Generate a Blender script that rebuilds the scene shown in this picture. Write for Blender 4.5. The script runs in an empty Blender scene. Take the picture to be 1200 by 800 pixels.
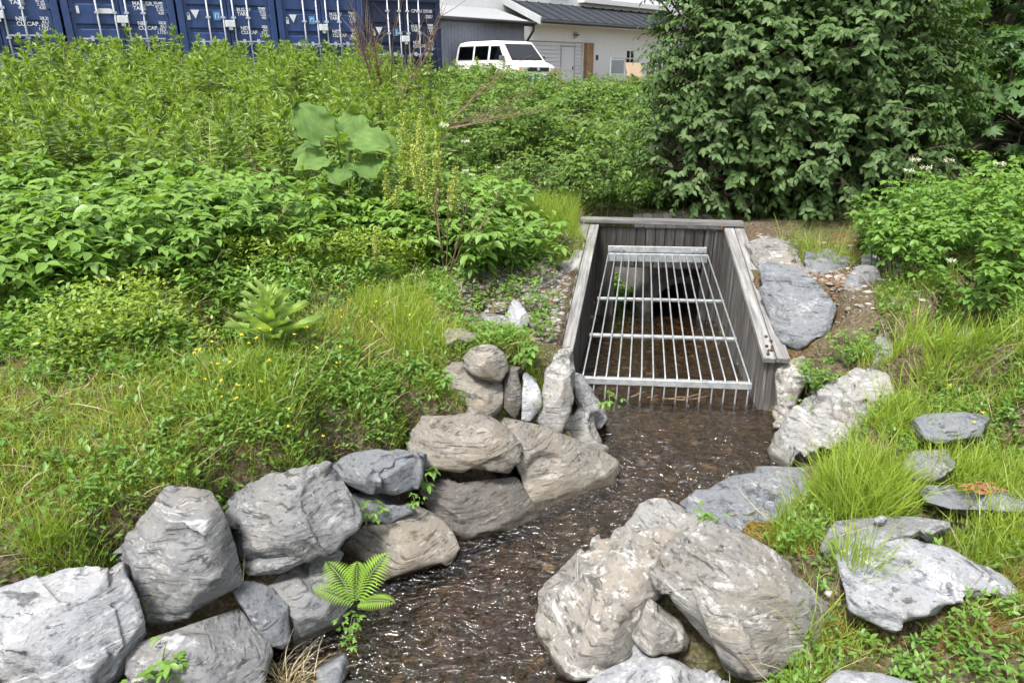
import bpy, bmesh, math, random
import numpy as np
from mathutils import Vector, Matrix

random.seed(7)
rng = np.random.default_rng(11)
scene = bpy.context.scene
col = scene.collection
R = math.radians

# ------------------------------------------------------------------ camera
CAM_H, PITCH, FPX = 2.8, R(20.6), 850.0
cam_d = bpy.data.cameras.new('camera')
cam_d.sensor_width = 36.0
cam_d.lens = 36.0 * FPX / 1200.0
cam_d.clip_end = 600
cam = bpy.data.objects.new('camera', cam_d)
cam.location = (0, 0, CAM_H)
cam.rotation_euler = (R(90) - PITCH, 0, 0)
col.objects.link(cam)
scene.camera = cam
# ------------------------------------------------------------------ sky, sun, exposure
SUN_DIR = Vector((-0.30, -0.42, 1.0)).normalized()      # towards the sun: high, from behind and left
world = bpy.data.worlds.new('World')
scene.world = world
world.use_nodes = True
wn = world.node_tree.nodes
wn.clear()
sky = wn.new('ShaderNodeTexSky')
sky.sky_type = 'NISHITA'
sky.sun_disc = False
sky.sun_elevation = math.asin(SUN_DIR.z)
sky.sun_rotation = math.atan2(SUN_DIR.x, SUN_DIR.y)
sky.air_density = 1.2
sky.dust_density = 5.0
hs = wn.new('ShaderNodeHueSaturation')
hs.inputs['Saturation'].default_value = 0.35
bg = wn.new('ShaderNodeBackground')
bg.inputs['Strength'].default_value = 0.15
wo = wn.new('ShaderNodeOutputWorld')
wl = world.node_tree.links
wl.new(sky.outputs[0], hs.inputs['Color'])
wl.new(hs.outputs[0], bg.inputs['Color'])
wl.new(bg.outputs[0], wo.inputs['Surface'])
sun_d = bpy.data.lights.new('sun', 'SUN')
sun_d.energy = 3.2
sun_d.angle = R(11)
sun_d.color = (1.0, 0.96, 0.9)
sun = bpy.data.objects.new('sun', sun_d)
sun.rotation_euler = SUN_DIR.to_track_quat('Z', 'Y').to_euler()
sun.location = (5, -5, 20)
col.objects.link(sun)
vs = scene.view_settings
vs.view_transform = 'Standard'
vs.look = 'None'
vs.exposure = 0.95
vs.gamma = 1.0
vs.use_curve_mapping = False
scene.render.engine = 'CYCLES'
scene.cycles.use_denoising = True
scene.cycles.max_bounces = 5
scene.cycles.use_adaptive_sampling = True
scene.cycles.adaptive_threshold = 0.03
scene.cycles.transparent_max_bounces = 12

# ------------------------------------------------------------------ pixel <-> place (surveying helpers, photograph of 1200 x 800)
FWD = np.array([0, math.cos(PITCH), -math.sin(PITCH)])
UPV = np.array([0, math.sin(PITCH), math.cos(PITCH)])
CAMP = np.array([0, 0, CAM_H])

def ray(px, py):
    return FWD + np.array([1.0, 0, 0]) * ((px - 600) / FPX) + UPV * ((400 - py) / FPX)

def at(px, py, Y):
    d = ray(px, py)
    return CAMP + d * (Y / d[1])

def atz(px, py, z):
    d = ray(px, py)
    return CAMP + d * ((z - CAM_H) / d[2])

# ------------------------------------------------------------------ numpy noise
_tab = rng.random((32, 32, 32))

def vnoise(P):
    P = np.asarray(P, float)
    i = np.floor(P).astype(int)
    f = P - i
    f = f * f * (3 - 2 * f)
    i0 = i & 31
    i1 = (i + 1) & 31
    x0, y0, z0 = i0[:, 0], i0[:, 1], i0[:, 2]
    x1, y1, z1 = i1[:, 0], i1[:, 1], i1[:, 2]
    fx, fy, fz = f[:, 0], f[:, 1], f[:, 2]
    a = _tab[x0, y0, z0] * (1 - fx) + _tab[x1, y0, z0] * fx
    b = _tab[x0, y1, z0] * (1 - fx) + _tab[x1, y1, z0] * fx
    c = _tab[x0, y0, z1] * (1 - fx) + _tab[x1, y0, z1] * fx
    d = _tab[x0, y1, z1] * (1 - fx) + _tab[x1, y1, z1] * fx
    return ((a * (1 - fy) + b * fy) * (1 - fz) + (c * (1 - fy) + d * fy) * fz) * 2 - 1

def fbm(P, oct=4, gain=0.5):
    P = np.asarray(P, float)
    s = 0.0
    a = 1.0
    for k in range(oct):
        s = s + a * vnoise(P * (2.03 ** k) + 7.3 * k)
        a *= gain
    return s

def sstep(x, a, b):
    t = np.clip((x - a) / (b - a), 0, 1)
    return t * t * (3 - 2 * t)

# ------------------------------------------------------------------ materials
MATS = {}

def newmat(name):
    m = bpy.data.materials.new(name)
    m.use_nodes = True
    nt = m.node_tree
    nt.nodes.clear()
    out = nt.nodes.new('ShaderNodeOutputMaterial')
    MATS[name] = m
    return m, nt, out

def nd(nt, t, **kw):
    n = nt.nodes.new(t)
    for k, v in kw.items():
        if k in n.inputs:
            n.inputs[k].default_value = v
        else:
            setattr(n, k, v)
    return n

def noise(nt, vec, scale, detail=4.0, rough=0.55, dist=0.0):
    n = nd(nt, 'ShaderNodeTexNoise', Scale=scale, Detail=detail, Roughness=rough, Distortion=dist)
    if vec is not None:
        nt.links.new(vec, n.inputs['Vector'])
    return n.outputs['Fac']

def ramp(nt, fac, stops):
    r = nt.nodes.new('ShaderNodeValToRGB')
    el = r.color_ramp.elements
    while len(el) < len(stops):
        el.new(0.5)
    for e, (p, c) in zip(el, stops):
        e.position = p
        e.color = (*c, 1) if len(c) == 3 else c
    nt.links.new(fac, r.inputs['Fac'])
    return r.outputs['Color']

def gray(v):
    return (v, v, v)

def mix(nt, fac, a, b, blend='MIX'):
    m = nt.nodes.new('ShaderNodeMix')
    m.data_type = 'RGBA'
    m.blend_type = blend
    for sock, v in ((m.inputs[0], fac), (m.inputs[6], a), (m.inputs[7], b)):
        if isinstance(v, (int, float)):
            sock.default_value = v
        elif isinstance(v, tuple):
            sock.default_value = (*v, 1)
        else:
            nt.links.new(v, sock)
    return m.outputs[2]

def mathn(nt, op, a, b=None):
    m = nt.nodes.new('ShaderNodeMath')
    m.operation = op
    for s, v in ((m.inputs[0], a), (m.inputs[1], b)):
        if v is None:
            continue
        if isinstance(v, (int, float)):
            s.default_value = v
        else:
            nt.links.new(v, s)
    return m.outputs[0]

def bump(nt, h, strength, dist, prev=None):
    b = nt.nodes.new('ShaderNodeBump')
    b.inputs['Strength'].default_value = strength
    b.inputs['Distance'].default_value = dist
    nt.links.new(h, b.inputs['Height'])
    if prev is not None:
        nt.links.new(prev, b.inputs['Normal'])
    return b.outputs['Normal']

def objcoord(nt, scale=(1, 1, 1), rot=(0, 0, 0), world_space=False):
    if world_space:
        src = nt.nodes.new('ShaderNodeNewGeometry').outputs['Position']
    else:
        src = nt.nodes.new('ShaderNodeTexCoord').outputs['Object']
    mp = nt.nodes.new('ShaderNodeMapping')
    mp.inputs['Scale'].default_value = scale
    mp.inputs['Rotation'].default_value = rot
    nt.links.new(src, mp.inputs['Vector'])
    return mp.outputs['Vector']

def principled(nt, out, color, rough=0.7, metal=0.0, normal=None, spec=0.5):
    p = nt.nodes.new('ShaderNodeBsdfPrincipled')
    for k, v in (('Base Color', color), ('Roughness', rough), ('Metallic', metal), ('Specular IOR Level', spec)):
        if isinstance(v, (int, float)):
            p.inputs[k].default_value = v
        elif isinstance(v, tuple):
            p.inputs[k].default_value = (*v, 1)
        else:
            nt.links.new(v, p.inputs[k])
    if normal is not None:
        nt.links.new(normal, p.inputs['Normal'])
    nt.links.new(p.outputs[0], out.inputs['Surface'])
    return p

def rock_mat(name, dark, mid, light, tan, tan_amt, rot, vein=0.5, layer=9.0, lichen=0.35):
    """schist: banded along one plane, tan weathering, pale quartz veins, lichen flecks"""
    m, nt, out = newmat(name)
    v = objcoord(nt, (1, 1, 1), rot)
    vs_ = objcoord(nt, (1.5, 1.5, layer), rot)
    n1 = noise(nt, vs_, 3.0, 9, 0.72, 0.6)
    n2 = noise(nt, v, 2.6, 8, 0.65, 0.3)
    n3 = noise(nt, v, 38, 6, 0.75)
    f = mathn(nt, 'ADD', mathn(nt, 'MULTIPLY', n1, 0.5), mathn(nt, 'ADD', mathn(nt, 'MULTIPLY', n2, 0.3), mathn(nt, 'MULTIPLY', n3, 0.22)))
    c = ramp(nt, f, [(0.4, dark), (0.48, mid), (0.54, mid), (0.605, light)])
    tn = noise(nt, objcoord(nt, (1, 1, 2.2), rot), 1.9, 6, 0.6, 0.6)
    lo = 0.62 - 0.3 * tan_amt
    tm = ramp(nt, tn, [(lo - 0.05, gray(0)), (lo + 0.13, gray(1))])
    t2 = mix(nt, ramp(nt, n3, [(0.35, gray(0)), (0.65, gray(1))]), tuple(min(1, x * 1.2) for x in tan), tuple(x * 0.45 for x in tan))
    c = mix(nt, mathn(nt, 'MULTIPLY', tm, min(1, 0.25 + tan_amt)), c, t2)
    # pale quartz streaks lying in the bedding
    w = noise(nt, objcoord(nt, (0.8, 0.8, layer * 1.5), (rot[0] + 0.12, rot[1], rot[2])), 2.4, 8, 0.68, 0.9)
    vm = ramp(nt, w, [(0.58, gray(0)), (0.66, gray(1))])
    c = mix(nt, mathn(nt, 'MULTIPLY', vm, vein), c, tuple(min(0.6, x * 1.15 + 0.04) for x in light))
    # lichen
    ln = noise(nt, v, 14, 4, 0.7)
    lm = ramp(nt, ln, [(0.6, gray(0)), (0.66, gray(1))])
    c = mix(nt, mathn(nt, 'MULTIPLY', lm, lichen), c, (0.55, 0.54, 0.5))
    # dark pits and scratches
    cn = noise(nt, objcoord(nt, (2.0, 2.0, layer * 3), rot), 3.1, 6, 0.72, 0.3)
    cm = ramp(nt, cn, [(0.33, gray(1)), (0.42, gray(0))])
    c = mix(nt, mathn(nt, 'MULTIPLY', cm, 0.6), c, tuple(x * 0.45 for x in dark))
    h = mathn(nt, 'SUBTRACT', mathn(nt, 'ADD', n1, mathn(nt, 'MULTIPLY', n2, 0.6)), mathn(nt, 'MULTIPLY', cm, 0.5))
    b = bump(nt, h, 1.0, 0.022)
    b = bump(nt, n3, 0.8, 0.008, b)
    c = mix(nt, 0.55, c, ramp(nt, n3, [(0.3, gray(0.25)), (0.5, gray(1)), (0.7, gray(1.0))]), 'MULTIPLY')
    # wet where the stream laps
    sp = nt.nodes.new('ShaderNodeSeparateXYZ')
    nt.links.new(nt.nodes.new('ShaderNodeNewGeometry').outputs['Position'], sp.inputs[0])
    wz = mathn(nt, 'ADD', sp.outputs[2], mathn(nt, 'MULTIPLY', mathn(nt, 'SUBTRACT', n2, 0.5), 0.12))
    wet = ramp(nt, wz, [(0.035, gray(1)), (0.06, gray(0))])
    c = mix(nt, wet, c, mix(nt, 1.0, c, (0.38, 0.35, 0.3), 'MULTIPLY'))
    rg = mathn(nt, 'SUBTRACT', 0.85, mathn(nt, 'MULTIPLY', wet, 0.55))
    principled(nt, out, c, rg, 0, b, 0.3)
    return m

G1, G2 = (0.16, 0.17, 0.18), (0.27, 0.28, 0.29)
rock_mat('rock_pale', (0.1, 0.11, 0.123), (0.26, 0.27, 0.29), (0.47, 0.475, 0.48), (0.34, 0.315, 0.265), 0.15, (0.5, 0.9, 0.2), 0.8, 5, 0.35)
rock_mat('rock_grey', (0.065, 0.068, 0.071), (0.175, 0.18, 0.186), (0.36, 0.363, 0.365), (0.235, 0.212, 0.175), 0.2, (0.5, 1.1, 0.3), 0.65, 8, 0.3)
rock_mat('rock_slate', (0.075, 0.083, 0.093), (0.15, 0.16, 0.174), (0.29, 0.298, 0.305), (0.22, 0.203, 0.175), 0.08, (0.2, 0.3, 0.9), 0.4, 6, 0.18)
rock_mat('rock_tan', (0.075, 0.07, 0.062), (0.19, 0.178, 0.157), (0.34, 0.327, 0.297), (0.24, 0.2, 0.15), 0.4, (0.3, 0.5, 0.4), 0.45, 8, 0.2)
rock_mat('rock_brown_layered', (0.03, 0.029, 0.027), (0.105, 0.098, 0.09), (0.25, 0.238, 0.22), (0.14, 0.108, 0.078), 0.35, (0.15, 0.12, 0.0), 0.25, 12, 0.15)
rock_mat('rock_tan_patched', (0.085, 0.081, 0.075), (0.21, 0.2, 0.186), (0.5, 0.495, 0.475), (0.36, 0.29, 0.195), 0.2, (0.6, 0.75, 0.2), 0.6, 3.5, 0.8)
rock_mat('rock_mossy_fold', (0.065, 0.064, 0.06), (0.185, 0.181, 0.172), (0.39, 0.387, 0.37), (0.25, 0.2, 0.135), 0.25, (0.2, 0.95, 0.1), 0.6, 7, 0.4)
rock_mat('rock_white_streak', (0.1, 0.1, 0.098), (0.235, 0.233, 0.227), (0.41, 0.406, 0.395), (0.34, 0.3, 0.235), 0.2, (0.9, 0.4, 0.3), 0.6, 8, 0.35)

def leaf_mat(name, c1, c2, trans=0.32, rough=0.42, hue_var=0.12):
    m, nt, out = newmat(name)
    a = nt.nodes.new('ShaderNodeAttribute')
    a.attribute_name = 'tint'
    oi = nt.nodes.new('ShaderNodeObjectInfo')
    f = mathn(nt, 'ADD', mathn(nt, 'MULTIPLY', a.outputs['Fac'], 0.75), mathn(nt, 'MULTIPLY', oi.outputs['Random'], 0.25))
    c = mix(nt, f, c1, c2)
    p = nt.nodes.new('ShaderNodeBsdfPrincipled')
    p.inputs['Roughness'].default_value = rough
    p.inputs['Specular IOR Level'].default_value = 0.35
    nt.links.new(c, p.inputs['Base Color'])
    t = nt.nodes.new('ShaderNodeBsdfTranslucent')
    tc = mix(nt, 1.0, c, (1.0, 1.0, 0.35), 'MULTIPLY')
    tc = mix(nt, 1.0, tc, (1.5, 1.5, 1.5), 'MULTIPLY')
    nt.links.new(tc, t.inputs['Color'])
    ms = nt.nodes.new('ShaderNodeMixShader')
    ms.inputs[0].default_value = trans
    nt.links.new(p.outputs[0], ms.inputs[1])
    nt.links.new(t.outputs[0], ms.inputs[2])
    nt.links.new(ms.outputs[0], out.inputs['Surface'])
    return m

leaf_mat('leaf_fireweed', (0.075, 0.145, 0.028), (0.24, 0.34, 0.07), 0.35)
leaf_mat('leaf_raspberry', (0.065, 0.15, 0.026), (0.2, 0.33, 0.065), 0.32)
leaf_mat('leaf_bush', (0.05, 0.11, 0.022), (0.155, 0.245, 0.05), 0.3)
leaf_mat('leaf_tree', (0.03, 0.07, 0.02), (0.1, 0.17, 0.045), 0.25, 0.55)
leaf_mat('leaf_maple', (0.03, 0.08, 0.02), (0.085, 0.17, 0.036), 0.28, 0.5)
leaf_mat('leaf_goutweed', (0.07, 0.16, 0.028), (0.18, 0.31, 0.06), 0.35)
leaf_mat('leaf_yellowgreen', (0.13, 0.22, 0.03), (0.28, 0.36, 0.06), 0.35)
leaf_mat('leaf_butterbur', (0.04, 0.1, 0.022), (0.17, 0.27, 0.065), 0.3, 0.8)
leaf_mat('leaf_mullein', (0.2, 0.31, 0.08), (0.36, 0.48, 0.16), 0.35, 0.8)
leaf_mat('leaf_fern', (0.15, 0.27, 0.04), (0.28, 0.42, 0.08), 0.4)
leaf_mat('leaf_grass', (0.12, 0.19, 0.025), (0.33, 0.4, 0.07), 0.35)
leaf_mat('leaf_grass_lush', (0.1, 0.175, 0.018), (0.28, 0.37, 0.05), 0.35)
leaf_mat('straw', (0.3, 0.24, 0.13), (0.5, 0.43, 0.27), 0.15, 0.7)
leaf_mat('stem_green', (0.09, 0.15, 0.04), (0.17, 0.22, 0.07), 0.05, 0.6)
leaf_mat('dock_seed', (0.25, 0.31, 0.06), (0.46, 0.5, 0.15), 0.2, 0.7)
leaf_mat('petal_white', (0.7, 0.7, 0.62), (0.8, 0.8, 0.75), 0.2, 0.7)
leaf_mat('petal_yellow', (0.6, 0.45, 0.03), (0.8, 0.65, 0.06), 0.2, 0.7)
leaf_mat('dead_stem', (0.1, 0.065, 0.04), (0.2, 0.14, 0.09), 0.0, 0.8)
leaf_mat('dead_leaf', (0.18, 0.07, 0.035), (0.34, 0.17, 0.08), 0.1, 0.7)
leaf_mat('moss', (0.16, 0.09, 0.02), (0.2, 0.19, 0.03), 0.1, 0.9)

def bark_mat(name, c1, c2, sc=30):
    m, nt, out = newmat(name)
    v = objcoord(nt, (1, 1, 0.25))
    n = noise(nt, v, sc, 5, 0.6)
    principled(nt, out, ramp(nt, n, [(0.35, c1), (0.65, c2)]), 0.85, 0, bump(nt, n, 0.6, 0.01))
bark_mat('bark', (0.05, 0.04, 0.03), (0.13, 0.105, 0.085))

# weathered boards
def wood_mat(name, c1, c2, c3, axis=2):
    m, nt, out = newmat(name)
    sc = [22, 22, 22]
    sc[axis] = 1.1
    tc = nt.nodes.new('ShaderNodeTexCoord').outputs['Object']
    oi = nt.nodes.new('ShaderNodeObjectInfo')
    off = nt.nodes.new('ShaderNodeVectorMath')
    off.operation = 'ADD'
    nt.links.new(tc, off.inputs[0])
    cb = nt.nodes.new('ShaderNodeCombineXYZ')
    for k in range(3):
        nt.links.new(mathn(nt, 'MULTIPLY', oi.outputs['Random'], 37.0 + k), cb.inputs[k])
    nt.links.new(cb.outputs[0], off.inputs[1])
    mp = nt.nodes.new('ShaderNodeMapping')
    mp.inputs['Scale'].default_value = sc
    nt.links.new(off.outputs[0], mp.inputs['Vector'])
    n = noise(nt, mp.outputs[0], 1.6, 7, 0.65, 0.25)
    n2 = noise(nt, off.outputs[0], 2.6, 4, 0.6)
    c = ramp(nt, n, [(0.32, c1), (0.52, c2), (0.7, c3)])
    c = mix(nt, mathn(nt, 'MULTIPLY', ramp(nt, n2, [(0.42, gray(0)), (0.68, gray(1))]), 0.55), c, tuple(x * 0.5 for x in c2))
    hsv = nt.nodes.new('ShaderNodeHueSaturation')
    nt.links.new(c, hsv.inputs['Color'])
    nt.links.new(mathn(nt, 'ADD', mathn(nt, 'MULTIPLY', oi.outputs['Random'], 0.5), 0.75), hsv.inputs['Value'])
    principled(nt, out, hsv.outputs[0], 0.85, 0, bump(nt, n, 0.7, 0.006), 0.2)
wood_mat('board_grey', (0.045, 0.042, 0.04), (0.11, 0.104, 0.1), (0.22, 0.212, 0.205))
wood_mat('board_dark_shaded', (0.02, 0.019, 0.018), (0.055, 0.051, 0.049), (0.12, 0.115, 0.11))  # dark wet wood, with the shade on left and back walls put into its colour
wood_mat('plank_grey', (0.085, 0.082, 0.08), (0.185, 0.182, 0.18), (0.29, 0.287, 0.285), 1)
wood_mat('wood_brown', (0.2, 0.11, 0.06), (0.38, 0.24, 0.14), (0.5, 0.36, 0.24))
wood_mat('wood_rail', (0.14, 0.1, 0.08), (0.26, 0.2, 0.17), (0.36, 0.3, 0.26))

def metal_mat(name, c1, c2, rough=0.45, metal=0.85, sc=14):
    m, nt, out = newmat(name)
    n = noise(nt, objcoord(nt), sc, 6, 0.65)
    principled(nt, out, ramp(nt, n, [(0.35, c1), (0.65, c2)]), rough, metal, bump(nt, n, 0.15, 0.003))
metal_mat('galvanised', (0.27, 0.29, 0.3), (0.46, 0.48, 0.49), 0.5, 0.55)
metal_mat('rust_iron', (0.035, 0.022, 0.016), (0.1, 0.05, 0.03), 0.8, 0.3, 60)

def paint_mat(name, c, rough=0.4, var=0.25, spec=0.5, sc=6.0):
    m, nt, out = newmat(name)
    n = noise(nt, objcoord(nt), sc, 6, 0.65)
    n2 = noise(nt, objcoord(nt, (9, 9, 0.7)), 1.0, 5, 0.6)
    f = mathn(nt, 'MULTIPLY', mathn(nt, 'ADD', n, n2), 0.5)
    cc = ramp(nt, f, [(0.38, tuple(x * (1 - var) for x in c)), (0.6, c)])
    principled(nt, out, cc, rough, 0, None, spec)
paint_mat('container_blue', (0.032, 0.066, 0.19), 0.45, 0.35)
paint_mat('container_navy', (0.014, 0.024, 0.07), 0.5, 0.35)
paint_mat('container_gasket', (0.012, 0.013, 0.018), 0.8, 0.2)
paint_mat('steel_rod', (0.46, 0.5, 0.58), 0.4, 0.2)
paint_mat('marking_white', (0.7, 0.72, 0.76), 0.6, 0.25, 0.3, 20)
paint_mat('sticker_blue', (0.09, 0.27, 0.55), 0.5, 0.15)
paint_mat('wall_white', (0.72, 0.73, 0.74), 0.8, 0.08, 0.2)
paint_mat('garage_white', (0.66, 0.68, 0.72), 0.5, 0.06, 0.3)
paint_mat('wall_blue_grey', (0.22, 0.24, 0.3), 0.8, 0.15, 0.2)
paint_mat('roof_dark', (0.035, 0.04, 0.05), 0.8, 0.3, 0.2)
paint_mat('roof_grey', (0.28, 0.29, 0.3), 0.8, 0.15, 0.2)
paint_mat('trim_dark', (0.025, 0.027, 0.03), 0.5, 0.2)
paint_mat('trim_grey', (0.4, 0.42, 0.44), 0.6, 0.1)
paint_mat('orange_paint', (0.5, 0.11, 0.045), 0.6, 0.3)
paint_mat('van_white', (0.76, 0.77, 0.74), 0.3, 0.1)
paint_mat('rubber_black', (0.015, 0.015, 0.016), 0.8, 0.2)
paint_mat('plastic_grey', (0.1, 0.105, 0.11), 0.6, 0.2)
paint_mat('lamp_lens', (0.6, 0.62, 0.62), 0.15, 0.1)
paint_mat('lamp_amber', (0.6, 0.2, 0.03), 0.25, 0.1)
paint_mat('plywood', (0.55, 0.42, 0.28), 0.7, 0.15)
paint_mat('teal_sign', (0.03, 0.24, 0.28), 0.5, 0.1)
paint_mat('wet_concrete', (0.09, 0.086, 0.078), 0.7, 0.4, 0.3)
paint_mat('concrete', (0.2, 0.195, 0.185), 0.9, 0.35, 0.2)

def glass_mat(name, tint, rough=0.03):
    m, nt, out = newmat(name)
    fr = nd(nt, 'ShaderNodeFresnel', IOR=1.5)
    tr = nt.nodes.new('ShaderNodeBsdfTransparent')
    tr.inputs[0].default_value = (*tint, 1)
    gl = nd(nt, 'ShaderNodeBsdfGlossy', Roughness=rough)
    ms = nt.nodes.new('ShaderNodeMixShader')
    f = mathn(nt, 'ADD', mathn(nt, 'MULTIPLY', fr.outputs[0], 1.6), 0.05)
    bk = nt.nodes.new('ShaderNodeNewGeometry').outputs['Backfacing']
    f = mathn(nt, 'MULTIPLY', f, mathn(nt, 'SUBTRACT', 1.0, bk))
    nt.links.new(f, ms.inputs[0])
    nt.links.new(tr.outputs[0], ms.inputs[1])
    nt.links.new(gl.outputs[0], ms.inputs[2])
    nt.links.new(ms.outputs[0], out.inputs['Surface'])
glass_mat('glass', (0.35, 0.4, 0.42))
glass_mat('glass_clear', (0.75, 0.8, 0.82))

# ground: earth, litter, moss, gravel where it is bare
m, nt, out = newmat('earth')
v = objcoord(nt, world_space=True)
n1 = noise(nt, v, 1.3, 6, 0.6)
n2 = noise(nt, v, 26, 6, 0.7)
n3 = noise(nt, v, 120, 4, 0.6)
c = ramp(nt, n2, [(0.3, (0.045, 0.034, 0.022)), (0.5, (0.11, 0.085, 0.055)), (0.7, (0.22, 0.185, 0.14))])
c = mix(nt, ramp(nt, n1, [(0.45, gray(0)), (0.62, gray(0.75))]), c, mix(nt, n2, (0.03, 0.05, 0.01), (0.11, 0.12, 0.03)))
n4 = noise(nt, v, 3.7, 5, 0.6)
c = mix(nt, ramp(nt, n4, [(0.56, gray(0)), (0.68, gray(0.7))]), c, (0.15, 0.07, 0.025))
vo = nd(nt, 'ShaderNodeTexVoronoi', Scale=34.0)
nt.links.new(v, vo.inputs['Vector'])
c = mix(nt, ramp(nt, vo.outputs['Distance'], [(0.1, gray(0.45)), (0.42, gray(0))]), c, (0.24, 0.22, 0.19))
hh = mathn(nt, 'ADD', n2, mathn(nt, 'MULTIPLY', vo.outputs['Distance'], -0.5))
principled(nt, out, c, 0.95, 0, bump(nt, n3, 0.5, 0.006, bump(nt, hh, 0.9, 0.04)), 0.1)

m, nt, out = newmat('scree')
v = objcoord(nt, world_space=True)
vo = nd(nt, 'ShaderNodeTexVoronoi', Scale=24.0)
nt.links.new(v, vo.inputs['Vector'])
principled(nt, out, ramp(nt, vo.outputs['Color'], [(0.2, (0.12, 0.11, 0.1)), (0.8, (0.32, 0.31, 0.29))]), 0.9, 0, None, 0.2)

m, nt, out = newmat('stone_chip')
oi = noise(nt, objcoord(nt, world_space=True), 9, 4, 0.8)
a_ = nt.nodes.new('ShaderNodeAttribute')
a_.attribute_name = 'tint'
c = ramp(nt, a_.outputs['Fac'], [(0.0, (0.07, 0.062, 0.05)), (0.45, (0.17, 0.14, 0.105)), (0.8, (0.28, 0.26, 0.23)), (1.0, (0.45, 0.43, 0.4))])
principled(nt, out, mix(nt, 0.35, c, ramp(nt, oi, [(0.3, gray(0.05)), (0.7, gray(0.35))])), 0.8, 0, None, 0.3)

m, nt, out = newmat('bed_stone')
a_ = nt.nodes.new('ShaderNodeAttribute')
a_.attribute_name = 'tint'
c = ramp(nt, a_.outputs['Fac'], [(0.0, (0.04, 0.032, 0.02)), (0.5, (0.09, 0.07, 0.045)), (0.9, (0.15, 0.125, 0.085)), (1.0, (0.3, 0.26, 0.19))])
principled(nt, out, c, 0.6, 0, None, 0.4)

# stream water: brown tinted, rippled
m, nt, out = newmat('stream_water')
v = objcoord(nt, (1, 1, 1), world_space=True)
nn = noise(nt, objcoord(nt, (1.0, 1.9, 1), (0, 0, -0.55), True), 10, 2.5, 0.5, 0.9)
nn2 = noise(nt, v, 60, 3, 0.6, 0.8)
sy = nt.nodes.new('ShaderNodeSeparateXYZ')
nt.links.new(v, sy.inputs[0])
riffle = nd(nt, 'ShaderNodeMapRange')
for k_, v_ in ((1, 4.4), (2, 5.7), (3, 1.0), (4, 0.3)):
    riffle.inputs[k_].default_value = v_
nt.links.new(sy.outputs[1], riffle.inputs[0])
hh_ = mathn(nt, 'MULTIPLY', nn, riffle.outputs[0])
bn = bump(nt, nn2, 0.3, 0.005, bump(nt, hh_, 1.0, 0.075))
fr = nd(nt, 'ShaderNodeFresnel', IOR=1.36)
nt.links.new(bn, fr.inputs['Normal'])
tr = nt.nodes.new('ShaderNodeBsdfTransparent')
tr.inputs[0].default_value = (0.66, 0.54, 0.38, 1)
gl = nd(nt, 'ShaderNodeBsdfGlossy', Roughness=0.03)
nt.links.new(bn, gl.inputs['Normal'])
ms = nt.nodes.new('ShaderNodeMixShader')
nt.links.new(mathn(nt, 'MULTIPLY', fr.outputs[0], 2.8), ms.inputs[0])
nt.links.new(tr.outputs[0], ms.inputs[1])
nt.links.new(gl.outputs[0], ms.inputs[2])
nt.links.new(ms.outputs[0], out.inputs['Surface'])

# ------------------------------------------------------------------ object helpers
def tag(o, label=None, cat=None, group=None, kind=None):
    if label:
        o['label'] = label
    if cat:
        o['category'] = cat
    if group:
        o['group'] = group
    if kind:
        o['kind'] = kind
    return o

def link(o, parent=None):
    col.objects.link(o)
    if parent is not None:
        o.parent = parent
    return o

def empty(name, loc=(0, 0, 0), rz=0.0):
    o = bpy.data.objects.new(name, None)
    o.empty_display_size = 0.1
    o.location = loc
    o.rotation_euler = (0, 0, rz)
    return link(o)

def mesh_np(name, V, F, mat=None, tint=None, smooth=False):
    V = np.asarray(V, np.float32)
    F = np.asarray(F, np.int32)
    me = bpy.data.meshes.new(name)
    n = F.shape[1]
    me.vertices.add(len(V))
    me.vertices.foreach_set('co', V.ravel())
    me.loops.add(F.size)
    me.loops.foreach_set('vertex_index', F.ravel())
    me.polygons.add(len(F))
    me.polygons.foreach_set('loop_start', np.arange(0, F.size, n, dtype=np.int32))
    me.polygons.foreach_set('loop_total', np.full(len(F), n, np.int32))
    if smooth:
        me.polygons.foreach_set('use_smooth', np.ones(len(F), bool))
    if tint is not None:
        a = me.attributes.new('tint', 'FLOAT', 'POINT')
        a.data.foreach_set('value', np.asarray(tint, np.float32))
    me.update(calc_edges=True)
    if mat:
        me.materials.append(MATS[mat])
    return me

def mobj(name, me, parent=None, loc=(0, 0, 0)):
    o = bpy.data.objects.new(name, me)
    o.location = loc
    return link(o, parent)

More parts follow.
